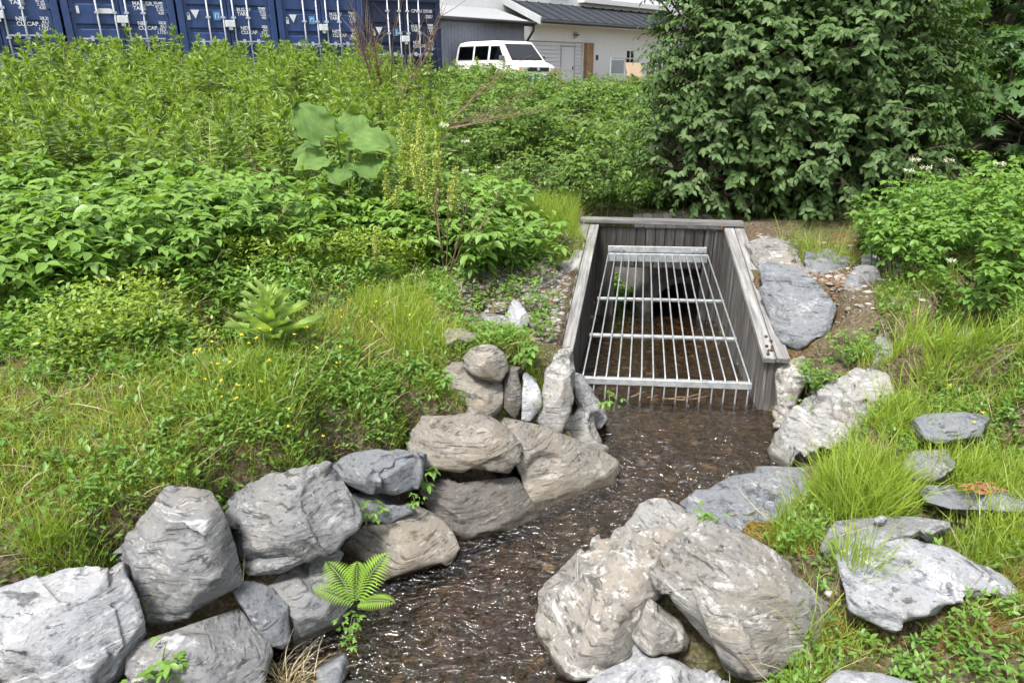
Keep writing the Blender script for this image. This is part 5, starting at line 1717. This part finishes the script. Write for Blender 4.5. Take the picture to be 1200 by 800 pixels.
tb_ = at(925, 262, 9.6)
crown_tree('large_shrub', 'big dense dark green shrub overhanging the culvert', (tb_[0] + .1, 10.1, 1.0),
           [(0, 0, 1.9, 1.75, 1.5, 2.0), (-.8, -.3, 1.7, 1.15, 1.2, 1.5), (.95, .1, 1.6, 1.15, 1.2, 1.6), (-.3, .2, 3.4, 1.7, 1.5, 1.4), (-1.0, .4, 3.5, 1.25, 1.1, .8), (.3, -.7, .9, 1.5, 1.1, .9), (-1.2, -.5, .8, .9, .8, .8), (-1.3, .2, 1.2, .7, .7, .9)],
           62000, .098, 'leaf_tree', T_OVATE, .92, .05, 14)
crown_tree('maple_tree', 'dark maple standing behind the big shrub', (7.6, 14.2, 1.6),
           [(0, 0, 2.6, 2.6, 1.8, 2.6), (1.8, .3, 2.0, 2.2, 1.6, 2.2), (-1.6, -.3, 3.4, 1.8, 1.4, 1.8)], 13000, .2, 'leaf_maple', T_MAPLE, .95, .09, 6)
crown_tree('young_maple', 'young lighter maple spreading low boughs above the bright bushes', (8.3, 10.8, 1.5),
           [(0, 0, 1.2, 1.7, 1.2, 1.2), (1.0, .2, 1.7, 1.5, 1.2, 1.1), (-1.2, -.2, .7, 1.0, .9, .8)], 5600, .2, 'leaf_maple', T_MAPLE, .95, .05, 5)
crown_tree('background_tree', 'leafy tree behind the big shrub next to the house', (7.2, 22, 1.7),
           [(0, 0, 3.0, 2.6, 1.8, 2.9), (-1.0, .3, 5.0, 2.0, 1.6, 1.8), (3, 0, 3.0, 2.4, 1.8, 3.0)], 12000, .2, 'leaf_tree', T_OVATE, .9, .12, 5)
crown_tree('background_tree', 'tree filling the gap behind the dark maple', (15, 20, 1.9),
           [(0, 0, 3.4, 3.4, 2.2, 3.4), (-3.2, .3, 3.0, 2.4, 1.8, 3.0)], 9000, .26, 'leaf_maple', T_MAPLE, .9, .12, 5)

# ---- large-leaved butterbur
def big_leaf(w, l, n=16, m=16, ruffle=.05):
    V, F = [], []
    for i in range(n + 1):
        t = i / n
        hw_ = w * (math.sin(math.pi * min(1, t * .92 + .08)) ** .65) * (1 + ruffle * 2.4 * math.sin(t * 23 + w * 90))
        for j in range(m + 1):
            s_ = j / m * 2 - 1
            x = s_ * hw_
            y = t * l - .18 * l * (abs(s_) ** 2) * (1 - t)
            z = .14 * l * s_ * s_ - .35 * l * t * t + ruffle * math.sin(5 * s_ + 7 * t) * (abs(s_) + .2) * l + ruffle * .5 * l * abs(math.sin(9 * s_ + 4 * t))
            V.append((x, y, z))
    for i in range(n):
        for j in range(m):
            a = i * (m + 1) + j
            F.append((a, a + 1, a + m + 2, a + m + 1))
    return np.array(V), np.array(F)

def leaf_obj(root, base, hub, D, w, l, mat, tint=.5, up=(0, 0, 1.0), name='leaf', stem_r=.012):
    V, F = big_leaf(w, l)
    X, Y, Z = frames(np.array([D], float), np.array([up], float))
    W = np.array(hub) + V[:, :1] * X + V[:, 1:2] * Y + V[:, 2:3] * Z
    vein = np.abs(np.sin(V[:, 0] / w * 9 + V[:, 1] / l * 8 * np.sign(V[:, 0]))) ** 8
    me = mesh_np('leaf', W, F, mat, np.clip(tint - .15 + .3 * vnoise(W * 14) + .3 * vein, 0, 1), True)
    o = mobj(name, me, root)
    st = stems_mesh('stalk', [([tuple(base), tuple((np.array(base) + np.array(hub)) / 2 + np.array([0, 0, .05])), tuple(hub)], [stem_r, stem_r * .9, stem_r * .7])], 'stem_green', 6)
    mobj('stalk', st, o)
    return o

q = at(405, 205, 7.6)
bz = gz(q[0], q[1])
bu = empty('butterbur', (q[0], q[1], bz))
tag(bu, 'plant with huge pale green leaves standing out of the thicket', 'plant')
ht = at(400, 165, 7.6)[2] - bz
for (dx, dy, dz, D, up, w, l, ti) in [
    (-.20, -.05, .02, (-.45, .15, .8), (.5, -.9, .25), .2, .46, .3), (-.14, -.15, -.16, (-.7, -.6, -.1), (-.2, -.5, 1), .2, .36, .5), (.10, -.1, .0, (.85, -.35, .12), (0, -.75, 1), .2, .42, .65),
    (-.02, -.15, .02, (.1, -.7, .35), (0, -.5, 1), .12, .22, 1.0), (.24, .1, -.04, (.9, .2, .05), (0, -.6, 1), .18, .34, .5), (0, -.25, -.25, (.2, -.9, -.2), (0, -.4, 1), .16, .28, .4),
    (.2, -.2, -.2, (.6, -.7, -.15), (0, -.4, 1), .17, .3, .45), (-.3, .1, -.12, (-.9, .1, .1), (0, -.5, 1), .17, .3, .35), (.02, .2, .06, (.2, .5, .6), (0, -.9, .5), .17, .32, .55)]:
    leaf_obj(bu, (0, 0, -.03), (dx, dy, ht + dz), D, w, l, 'leaf_butterbur', ti, up)
for i, (dx, dy) in enumerate([(-.35, -.25), (.3, -.3), (.05, -.45), (-.5, .15), (.5, .1)]):
    plant('fireweed', FW[i], (q[0] + dx, q[1] + dy, gz(q[0] + dx, q[1] + dy) - .03), i, .62, 'short fireweed crowding the stalks of the huge pale leaves', 'fireweed', 'fireweed round the butterbur')

# ---- mullein rosette
q = at(322, 425, 4.55)
mu = empty('mullein', (q[0], q[1], gz(q[0], q[1])))
tag(mu, 'pale green mullein rosette with long upright velvety leaves on the left bank', 'plant')
for k in range(36):
    t = k / 35
    a = k * 2.4 + .4
    el = R(36 + 46 * t + random.uniform(-5, 5))
    D = (math.cos(a) * math.cos(el), math.sin(a) * math.cos(el), math.sin(el))
    l = .34 * (1 - .5 * t) * random.uniform(.85, 1.1)
    V, F = big_leaf(l * .155, l, 8, 6, .03)
    up = (-math.cos(a) * .6, -math.sin(a) * .6, 1)
    X, Y, Z = frames(np.array([D]), np.array([up], float))
    hub = np.array([D[0] * .02, D[1] * .02, .04 + .3 * t])
    W = hub + V[:, :1] * X + V[:, 1:2] * Y + V[:, 2:3] * Z
    mobj('leaf', mesh_np('leaf', W, F, 'leaf_mullein', np.clip(.3 + .5 * t + .2 * vnoise(W * 30), 0, 1), True), mu)
mobj('stem', stems_mesh('stem', [([(0, 0, -.05), (0, 0, .2), (0, 0, .4)], [.018, .016, .008])], 'stem_green', 6), mu)

# ---- dock: tall greenish seed spikes
def dock(h, n_sp):
    L = Leaves()
    S = Leaves()
    lines = []
    for k in range(n_sp):
        lean = np.array([rng.normal(0, .05), rng.normal(0, .05), 0]) * (1 + k)
        hh = h * (1 - .16 * k)
        ts = np.linspace(0, 1, 5)
        pp = [np.array([0, 0, -.05]) + np.array([0, 0, hh]) * t + lean * t * t for t in ts]
        lines.append(([tuple(p) for p in pp], [.009, .008, .006, .004, .002]))
        n = 520
        t = .45 + .55 * rng.random(n)
        rr = .055 * (1 - .75 * sstep(t, .75, 1)) * np.sqrt(rng.random(n)) + .004
        az = rng.random(n) * 6.28
        P = np.column_stack([np.cos(az) * rr, np.sin(az) * rr, hh * t - .05]) + lean * (t ** 2)[:, None]
        S.add(T_SMALL, P, rdir(n, -30, 60), .026, .026, rng.random(n))
    n = 26
    t = .05 + .5 * rng.random(n)
    P = np.column_stack([np.zeros(n), np.zeros(n), h * t])
    L.add(T_LANCE, P, rdir(n, -5, 40), rng.uniform(.14, .26, n), rng.uniform(.2, .34, n), rng.random(n) * .6)
    return [('stem', stems_mesh('dock_stem', lines, 'stem_green', 5)), ('seed_spike', S.mesh('dock_seed', 'dock_seed')), ('foliage', L.mesh('dock_leaves', 'leaf_raspberry'))]
DK = [dock(1.15, 2), dock(1.3, 1), dock(1.05, 2)]
for i, (px, ptop, Y, sx) in enumerate([(468, 125, 7.4, 1), (487, 120, 7.5, 1), (491, 135, 7.2, 1), (512, 150, 7.3, 1), (503, 175, 6.9, 1), (530, 190, 7.0, .8), (441, 262, 6.0, .8), (478, 165, 7.7, 1), (455, 195, 7.0, .8)]):
    top = at(px, ptop, Y)
    z = gz(top[0], Y)
    v_ = i % 3
    hs_ = (1.15, 1.3, 1.05)[v_]
    s_ = max(.45, (top[2] - z) / hs_)
    plant('dock', DK[v_], (top[0], Y, z), i * 1.3, (min(1, s_ * 1.1), min(1, s_ * 1.1), s_), 'tall dock with yellow-green seed spikes beside the huge pale leaves', 'dock', 'dock spikes in the thicket')

# ---- dead brown stalks and bare twigs
def twig_tree(h, nmain, spread, rad, sub=7, sl=.4):
    lines = []
    for k in range(nmain):
        a = 6.28 * rng.random()
        d = norm(np.array([math.cos(a) * spread, math.sin(a) * spread, 1.0]))
        L_ = h * rng.uniform(.7, 1.05)
        pts_ = [np.array([math.cos(a), math.sin(a), 0]) * .04 + d * L_ * t + rng.normal(0, .02 * h, 3) * t for t in (0, .35, .7, 1)]
        lines.append(([tuple(p) for p in pts_], [rad, rad * .8, rad * .55, rad * .25]))
        for j in range(sub):
            t = rng.uniform(.3, .95)
            p = pts_[0] + (pts_[3] - pts_[0]) * t
            dd = norm(d + rng.normal(0, .6, 3))
            q_ = p + dd * sl * h * rng.uniform(.4, 1) * .6
            lines.append(([tuple(p), tuple((p + q_) / 2 + rng.normal(0, .015, 3)), tuple(q_)], [rad * .4, rad * .3, rad * .15]))
    return lines
q = at(525, 320, 6.6)
plant('dead_stalks', [('stem', stems_mesh('stalks', twig_tree(.95, 7, .38, .008, 5, .25), 'dead_stem', 5))], (q[0], 6.6, gz(q[0], 6.6) - .02), 0.3, 1, 'bundle of dead brown stalks leaning out of the weeds', 'dead stalks', None, (0, .25))
q = at(455, 105, 15.5)
plant('bare_shrub', [('branches', stems_mesh('branches', twig_tree(2.7, 12, .42, .016, 12, .5), 'dead_stem', 4))], (q[0], 15.5, gz(q[0], 15.5) - .02), 0, 1, 'leafless grey-brown shrub in front of the navy container', 'dead shrub', None, (0, .1))
q = at(545, 125, 11.5)
plant('fallen_brush', [('branches', stems_mesh('branches', twig_tree(1.5, 10, .3, .009, 9, .4), 'dead_stem', 4))], (q[0] - .25, 11.5, gz(q[0], 11.5) + .75), 0.4, 1, 'tangle of grey dead brush lying over the thicket', 'dead branches', None, (.2, 1.1))

# ---- white umbel flowers
def umbel(h):
    S = Leaves()
    L = Leaves()
    lines = [([(0, 0, -.05), (.01, 0, h * .5), (0, .01, h * .85)], [.005, .004, .003])]
    for k in range(7):
        a = 6.28 * k / 7
        e = np.array([math.cos(a) * .045, math.sin(a) * .045, h])
        lines.append(([(0, .01, h * .85), tuple(e)], [.002, .0015]))
        m_ = 16
        S.add(T_SMALL, e + rng.normal(0, .011, (m_, 3)), rdir(m_, 0, 50), .014, .016, rng.random(m_))
    n = 18
    P = np.column_stack([np.zeros(n), np.zeros(n), h * (.1 + .6 * rng.random(n))])
    L.add(T_OVATE, P, rdir(n, 0, 40), rng.uniform(.06, .11, n), .08, rng.random(n))
    return [('stem', stems_mesh('umbel_stem', lines, 'stem_green', 4)), ('flower_head', S.mesh('umbel_flowers', 'petal_white')), ('foliage', L.mesh('umbel_leaves', 'leaf_goutweed'))]
UM = [umbel(1.0), umbel(.85)]
for i, (px, py, Y, lab) in enumerate([(520, 147, 8.6, 0), (545, 166, 9.2, 0), (553, 205, 8.2, 0), (567, 212, 8.4, 0), (546, 200, 8.0, 0), (583, 196, 9.0, 0), (1072, 187, 7.4, 1), (1085, 197, 7.2, 1), (1065, 200, 7.3, 1), (1112, 188, 7.6, 1), (1172, 192, 7.0, 1), (1115, 305, 5.7, 1)]):
    top = at(px, py, Y)
    z = gz(top[0], Y)
    s_ = max(.4, (top[2] - z) / (1.0, .85)[i % 2])
    plant('umbel_flower', UM[i % 2], (top[0], Y, z), i, (min(1, s_), min(1, s_), s_), ('white umbel flower rising from the weeds behind the dead brown stalks', 'white umbel flower among the bright bushes on the right bank')[lab], 'flower', ('white umbels in the thicket', 'white umbels on the right bank')[lab])

# ---- ferns
def fern(nf, l, spread_el=(35, 70), dirs=None):
    L = Leaves()
    lines = []
    for k in range(nf):
        if dirs:
            a, e, ll = dirs[k]
        else:
            a, e, ll = 6.28 * k / nf + rng.normal(0, .3), rng.uniform(*spread_el), l * rng.uniform(.7, 1.1)
        e = math.radians(e)
        d = np.array([math.cos(a) * math.cos(e), math.sin(a) * math.cos(e), math.sin(e)])
        m_ = 18
        t = np.linspace(.08, 1, m_)
        P = d * (t * ll)[:, None] + np.array([math.cos(a) * .12, math.sin(a) * .12, -.28]) * ((t ** 2.2) * ll)[:, None]
        T = norm(np.gradient(P, axis=0))
        side = norm(np.cross(T, [0, 0, 1.0]))
        lines.append(([tuple(p) for p in P[::3]], [.003] * len(P[::3])))
        w_ = ll * .3 * np.sin(np.pi * np.clip(t * .93 + .07, 0, 1)) ** .8 + .006
        for sgn in (-1, 1):
            L.add(T_LANCE, P, norm(side * sgn + T * .35), w_, ll * .2 + 0 * w_, .45 + .4 * t + rng.normal(0, .08, m_))
    return [('stalk', stems_mesh('fern_stalks', lines, 'stem_green', 4)), ('fronds', L.mesh('fern_fronds', 'leaf_fern'))]
fb = at(418, 708, 3.12)
plant('fern', fern(5, .3, dirs=[(.75, 62, .36), (2.5, 55, .32), (3.1, 42, .26), (-.3, 35, .24), (1.6, 75, .28)]), tuple(fb), 0, 1, 'bright yellow-green fern growing from the stones at the water', 'fern')
# ---- crevice plants
CR = [leafy_bush(4, .16, .1, .055, 'leaf_goutweed', 4, 'crevice') for _ in range(2)]
for i, (px, py, Y, lab) in enumerate([(430, 605, 3.68, 'green leafy sprig growing in the gap under the slate block'), (504, 560, 4.06, 'tiny green sprig in the dark gap beneath the broad tan block'),
                                      (716, 475, 5.0, 'leafy weed rooted between the pale boulder and the tall tan slab'), (182, 790, 2.5, 'heart-leaved seedling low between the striped block and the white boulder'),
                                      (408, 735, 3.02, 'small sprig below the fern at the water\'s edge'), (412, 752, 2.95, 'tiny sprig at the waterline beside the dark stone'),
                                      (488, 590, 3.82, 'tiny weed in the joint right of the pale grey wedge'), (610, 420, 5.0, 'leafy weed behind the round tan cap stone'),
                                      (505, 455, 4.75, 'broad-leaved weed beside the brown upright boulder'), (833, 612, 3.62, 'small weed on the mossy soil behind the slate slab')]):
    q = at(px, py, Y)
    plant('crevice_weed', CR[i % 2], tuple(q), i * 1.7, (.8, 1.0, .85, 1.1, .6, .5, .5, 1.3, 1.4, .9)[i], lab, 'weed')

# ------------------------------------------------------------------ grass and ground cover
def blades(name, label, P, hmin, hmax, mat, wid=.0042, lean=.35, tintmid=.5, clump=True):
    n = len(P)
    D = norm(np.column_stack([rng.normal(0, lean, n), rng.normal(0, lean, n), np.ones(n)]))
    up = norm(np.column_stack([rng.normal(0, 1, n), rng.normal(0, 1, n), np.zeros(n)]))
    mod = .75 + .5 * (fbm(np.column_stack([P[:, :2] * 1.5, np.zeros(n)]), 2) * .5 + .5)
    h = (hmin + (hmax - hmin) * rng.random(n) ** 1.6) * mod
    L = Leaves()
    ti = tintmid + .22 * fbm(np.column_stack([P[:, :2] * 1.1, np.zeros(n) + 5]), 3) + rng.normal(0, .16, n)
    L.add(T_BLADE, P, D, h, wid * rng.uniform(.7, 1.4, n), ti, None, up)
    o = mobj(name, L.mesh(name, mat))
    return tag(o, label, 'grass', kind='stuff')

def field(poly, n, cl=0.5, thr=-.15, freq=2.2, m=.12):
    """random points in a polygon, thinned by noise into patches, on free ground"""
    poly = np.array(poly, float)
    lo, hi = poly.min(0), poly.max(0)
    out_ = []
    got = 0
    while got < n:
        P = lo + (hi - lo) * rng.random((n, 2))
        P = P[inpoly(P, poly)]
        f = fbm(np.column_stack([P * freq, np.full(len(P), 2.5)]), 3)
        P = P[f + rng.normal(0, cl, len(P)) > thr]
        P = P[free(P, m)]
        out_.append(P)
        got += len(P)
        if len(out_) > 12:
            break
    P = np.concatenate(out_)[:n]
    return np.column_stack([P, gh(P) - .01])

LEFT = [(-4.2, 2.2), (-1.9, 2.6), (-1.2, 3.35), (-.75, 4.15), (-.5, 4.6), (.15, 5.0), (.15, 5.35), (-.35, 5.5), (-.6, 6.5), (-1.2, 6.8), (-2.2, 6.0), (-5.6, 5.9)]
RIGHT = [(1.0, 1.6), (3.6, 1.6), (5.5, 5.4), (4.4, 6.6), (3.3, 6.4), (3.0, 5.6), (2.7, 4.8), (1.9, 4.2), (1.55, 3.6), (1.2, 3.0), (.75, 2.3)]
blades('left_bank_grass', 'light green grass covering the left bank', field(LEFT, 60000, .4, -.2), .05, .19, 'leaf_grass', .0045, .5)
blades('right_bank_grass', 'fresh green grass between the slabs of the right bank', field(RIGHT, 30000, .3, .15), .05, .18, 'leaf_grass_lush', .0042)
def tuft(px, py, z, n, rad, h, mat='leaf_grass_lush', lean=.3):
    q = atz(px, py, z)
    a = rng.random(n) * 6.28
    r = rad * np.sqrt(rng.random(n))
    P = np.column_stack([q[0] + np.cos(a) * r, q[1] + np.sin(a) * r])
    return np.column_stack([P, gh(P) - .01])
TL_ = [tuft(60, 650, .7, 1600, .16, .2), tuft(110, 640, .72, 900, .12, .2), tuft(300, 470, .9, 900, .3, .2), tuft(500, 400, .85, 1300, .3, .2), tuft(460, 370, .95, 1300, .3, .2), tuft(630, 420, .8, 700, .15, .2), tuft(640, 285, 1.0, 1500, .45, .3)]
blades('left_grass_tufts', 'dense darker grass tufts on the left bank', np.concatenate(TL_), .12, .3, 'leaf_grass_lush', .004, .4)
TR_ = [tuft(1010, 590, .5, 1210, .2, .3), tuft(980, 560, .5, 770, .16, .3), tuft(1040, 560, .55, 715, .2, .3), tuft(1080, 400, .9, 1430, .4, .4), tuft(1160, 420, .9, 990, .4, .4), tuft(1180, 540, .65, 990, .3, .3),
       tuft(1120, 530, .65, 495, .15, .3), tuft(1000, 690, .4, 275, .08, .2), tuft(930, 740, .3, 275, .1, .2), tuft(1060, 470, .75, 825, .25, .3), tuft(1190, 620, .55, 495, .2, .2), tuft(960, 290, 1.05, 495, .4, .3)]
blades('tall_grass_tufts', 'tall grass clumps standing between the right bank\'s slabs', np.concatenate(TR_), .12, .4, 'leaf_grass_lush', .005, .38, .6)
blades('back_grass', 'grass strip along the top of the bare earth left of the culvert', field([(-.9, 7.2), (.7, 8.2), (.85, 9.4), (-.6, 9.4)], 9000, .4, -.4), .15, .4, 'leaf_grass_lush', .005)
# dry stalks
P = np.concatenate([field(LEFT, 2600, .5, -.3), field(RIGHT, 1600, .5, -.3)])
st = blades('dry_stalks', 'scattered straw-coloured dead grass stalks', P, .1, .36, 'straw', .0048, 1.0)
# straw tuft at the wall's foot
q = at(335, 800, 2.72)
a_ = Leaves()
n = 130
D = norm(np.column_stack([rng.normal(.25, .45, n), rng.normal(-.1, .3, n), np.ones(n)]))
a_.add(T_BLADE, np.column_stack([q[0] + rng.normal(0, .05, n), q[1] + rng.normal(0, .04, n), np.full(n, q[2] - .08)]), D, rng.uniform(.14, .34, n), .004, rng.random(n))
tag(mobj('straw_tuft', a_.mesh('straw_tuft', 'straw')), 'tuft of pale dry straw at the wall\'s foot by the water', 'straw')
# low broad-leaved weeds among the grass
def weeds(name, label, P, lo, hi, mat, per=7, hgt=(.02, .12)):
    L = Leaves()
    for j in range(per):
        n = len(P)
        D = rdir(n, -10, 55)
        base = P + np.column_stack([rng.normal(0, .02, n), rng.normal(0, .02, n), rng.uniform(*hgt, n)])
        sz = rng.uniform(lo, hi, n)
        L.add(T_OVATE, base, D, sz, sz * .8, .5 + .2 * fbm(P * 3, 2) + rng.normal(0, .18, n), rng.normal(0, .3, n))
    return tag(mobj(name, L.mesh(name, mat)), label, 'weeds', kind='stuff')
weeds('left_bank_weeds', 'small broad-leaved weeds in the left bank\'s grass', field(LEFT, 5200, .4, -.05, 1.6), .02, .06, 'leaf_goutweed')
weeds('upper_left_weeds', 'leafy low weeds at the edge of the raspberry patch', field([(-4.6, 3.9), (-2.0, 4.2), (-1.4, 5.4), (-.9, 6.4), (-2.3, 5.6), (-5.4, 5.2)], 2200, .4, -.1), .03, .075, 'leaf_raspberry', 8, (.02, .22))
weeds('right_bank_weeds', 'small broad-leaved weeds on the right bank', field(RIGHT, 2600, .4, .0, 1.6), .02, .05, 'leaf_goutweed')
weeds('yellow_green_weeds', 'yellow-green bushy weeds on the left bank', np.concatenate([tuft(380, 320, 1.1, 260, .42, .4), tuft(235, 275, 1.35, 130, .22, .4), tuft(300, 330, 1.15, 120, .4, .3), tuft(180, 400, 1.1, 120, .4, .3), tuft(470, 315, 1.05, 160, .3, .3), tuft(120, 410, 1.1, 90, .4, .3)]), .02, .055, 'leaf_yellowgreen', 14, (.04, .36))
weeds('scree_weeds', 'thin weeds on the bare earth left of the culvert', field([(-.6, 5.6), (.35, 5.8), (.6, 7.8), (-.5, 7.4)], 260, .5, .1), .025, .06, 'leaf_goutweed', 8, (.02, .2))
# yellow blossoms
P = np.concatenate([tuft(330, 440, 1.0, 26, .5, .2), tuft(380, 310, 1.1, 26, .4, .2), tuft(440, 390, .95, 14, .3, .2), tuft(180, 370, 1.1, 14, .4, .2), tuft(290, 470, .95, 14, .3, .2), tuft(1170, 480, .75, 6, .3, .2)])
P[:, 2] += rng.uniform(.1, .32, len(P))
S = Leaves()
for j in range(6):
    n = len(P)
    S.add(T_SMALL, P + rng.normal(0, .003, P.shape), rdir(n, 5, 50), .014, .014, rng.random(n))
S2 = stems_mesh('s', [([(p[0], p[1], p[2] - .3), (p[0], p[1], p[2])], [.0015, .0012]) for p in P], 'stem_green', 3)
yf = tag(mobj('yellow_blossoms', S.mesh('yellow_blossoms', 'petal_yellow')), 'scattered tiny yellow flowers in the left bank\'s weeds', 'flowers', kind='stuff')
mobj('stems', S2, yf)
# moss and leaf litter
def litter(name, label, P, lo, hi, mat, el=(-10, 35)):
    n = len(P)
    L = Leaves()
    sz = rng.uniform(lo, hi, n)
    L.add(T_SMALL, P + np.array([0, 0, .012]), rdir(n, *el), sz, sz, rng.random(n), rng.normal(0, .5, n))
    return tag(mobj(name, L.mesh(name, mat)), label, 'litter', kind='stuff')
litter('reddish_moss', 'reddish moss cushions in the right bank\'s soil', np.concatenate([tuft(900, 625, .38, 1300, .13, 0), tuft(940, 640, .4, 1000, .14, 0), tuft(1190, 690, .45, 900, .12, 0), tuft(990, 740, .33, 1200, .16, 0), tuft(1150, 700, .45, 700, .14, 0), tuft(1080, 745, .36, 900, .2, 0)]), .008, .02, 'moss', (20, 90))
litter('wall_top_moss', 'yellowish moss on the soil above the stone wall', np.concatenate([tuft(610, 420, .82, 700, .14, 0), tuft(640, 440, .78, 500, .08, 0), tuft(180, 590, .74, 700, .3, 0), tuft(300, 540, .76, 500, .2, 0), tuft(470, 490, .66, 500, .15, 0)]), .008, .02, 'moss', (20, 90))
litter('leaf_litter', 'brown dead leaf litter on the banks', np.concatenate([field(LEFT, 2500, .6, -.3), field(RIGHT, 2500, .6, -.3), field([(-.6, 5.6), (.35, 5.8), (.75, 8.2), (-.3, 7.8)], 1800, .6, -.3), field([(2.6, 6.3), (3.9, 6.2), (4.2, 8), (2.8, 8)], 1500, .6, -.3)]), .01, .035, 'dead_leaf')
# red dead leaves on the slab
q = at(1150, 568, 3.5)
top = max((V[:, 2].max() for V, f in ROCKXY if abs(V[:, 0].mean() - q[0]) < .4 and abs(V[:, 1].mean() - 3.5) < .35), default=q[2])
n = 60
P = np.column_stack([q[0] + rng.normal(0, .06, n), 3.5 + rng.normal(0, .03, n), np.full(n, top + .004) + rng.random(n) * .01])
L = Leaves()
L.add(T_OVATE, P, rdir(n, -6, 14), rng.uniform(.03, .06, n), rng.uniform(.02, .04, n), rng.random(n) * .5)
tag(mobj('red_leaves', L.mesh('red_leaves', 'dead_leaf')), 'small heap of reddish dead leaves on the wide flat slab', 'leaves', kind='stuff')

# ---- stones of the bed, chips on the bare earth
ICO_V, ICO_F = None, None
bm = bmesh.new()
bmesh.ops.create_icosphere(bm, subdivisions=1, radius=1.0)
ICO_V = np.array([v.co[:] for v in bm.verts])
ICO_F = np.array([[v.index for v in f.verts] for f in bm.faces])
bm.free()
def chips(name, label, P, lo, hi, mat, flat=.5):
    n = len(P)
    sz = lo + (hi - lo) * rng.random(n) ** 3
    V = ICO_V[None] * (1 + .3 * (rng.random((n, len(ICO_V), 1)) - .5))
    V = V * np.column_stack([np.ones(n), rng.uniform(.5, 1, n), rng.uniform(flat * .6, flat, n)])[:, None, :] * sz[:, None, None]
    a = rng.random(n) * 6.28
    c_, s_ = np.cos(a)[:, None], np.sin(a)[:, None]
    V = np.stack([V[:, :, 0] * c_ - V[:, :, 1] * s_, V[:, :, 0] * s_ + V[:, :, 1] * c_, V[:, :, 2]], axis=2) + P[:, None, :]
    F = ICO_F[None] + (np.arange(n) * len(ICO_V))[:, None, None]
    me = mesh_np(name, V.reshape(-1, 3), F.reshape(-1, 3), mat, np.repeat(rng.random(n), len(ICO_V)))
    return tag(mobj(name, me), label, 'stones', kind='stuff')
P = np.column_stack([rng.uniform(-2.4, 2.6, 16000), rng.uniform(.8, 9, 16000)])
P = P[poly_sd(P, CH) < .05][:3600]
chips('bed_pebbles', 'brown pebbles on the bed of the stream', np.column_stack([P, gh(P) + .005]), .012, .075, 'bed_stone')
Pa = field([(-.75, 5.4), (.35, 5.7), (.8, 8.3), (-.2, 8.0), (-.9, 6.6)], 5200, .8, -.8, 2, .03)
chips('shale_chips', 'loose grey shale chips on the bare earth left of the culvert', Pa + np.array([0, 0, .008]), .008, .05, 'stone_chip', .4)
Pb = field([(2.55, 6.1), (3.6, 5.6), (4.0, 7.6), (2.8, 8.2)], 500, .8, -.6, 2, .03)
chips('slab_chips', 'stone chips around the slab right of the culvert', Pb + np.array([0, 0, .01]), .012, .06, 'stone_chip', .4)
Pc = np.concatenate([field(LEFT, 500, .8, .1, 3), field(RIGHT, 600, .8, .1, 3)])
chips('bank_pebbles', 'small stones in the banks\' soil', Pc, .01, .04, 'stone_chip', .6)

# ---- twigs caught against the grate's foot
for i in range(7):
    t = rng.uniform(.05, .9)
    a = BL + (BR - BL) * t + np.array([0, -.03, -.17])
    d = np.array([rng.uniform(.1, .3), rng.normal(0, .05), rng.uniform(-.01, .07)])
    me = stems_mesh('twig', [([tuple(a), tuple(a + d * .5 + rng.normal(0, .012, 3)), tuple(a + d)], [.006, .005, .003])], 'dead_stem', 5)
    tag(mobj('twig', me), 'wet brown twig caught at the foot of the steel grate', 'twig', 'twigs caught in the grate')

# ---- undergrowth and dead stems inside the fireweed thicket
FWP = [(-11.5, 15.6), (-8.5, 9), (-6.5, 6.6), (-4.6, 7.0), (-2.9, 7.2), (-.8, 8.4), (-.9, 12.5), (-3.4, 20.2)]
P = field(FWP, 3600, .8, -1.0)
weeds('thicket_undergrowth', 'low leafy undergrowth in the fireweed thicket', P, .05, .11, 'leaf_raspberry', 7, (.05, .5))
P = field(FWP, 420, .8, -.5)
blades('tall_dead_stems', 'thin straw-coloured dead stems standing in the thicket', P, .6, 1.25, 'straw', .008, .12)

# ---- grass and weeds hanging over the top of the stone wall
Q = rng.uniform((-2.8, 2.2), (0.3, 5.6), (60000, 2))
sdq = poly_sd(Q, CH)
Q = Q[(sdq > .5) & (sdq < 1.1)]
Q = Q[(Q[:, 0] < .1) & (Q[:, 1] > 2.75) & ~on_rock(Q)]
f = fbm(np.column_stack([Q * 2.5, np.zeros(len(Q))]), 3)
Q = Q[f + rng.normal(0, .3, len(Q)) > -.2]
Q3 = np.column_stack([Q, gh(Q) - .01])
blades('wall_top_grass', 'grass hanging over the top of the stone wall', Q3[:int(len(Q3) * .9)], .06, .2, 'leaf_grass', .0045, .6)
weeds('wall_top_weeds', 'small weeds along the top of the stone wall', Q3[int(len(Q3) * .9):], .02, .05, 'leaf_goutweed')
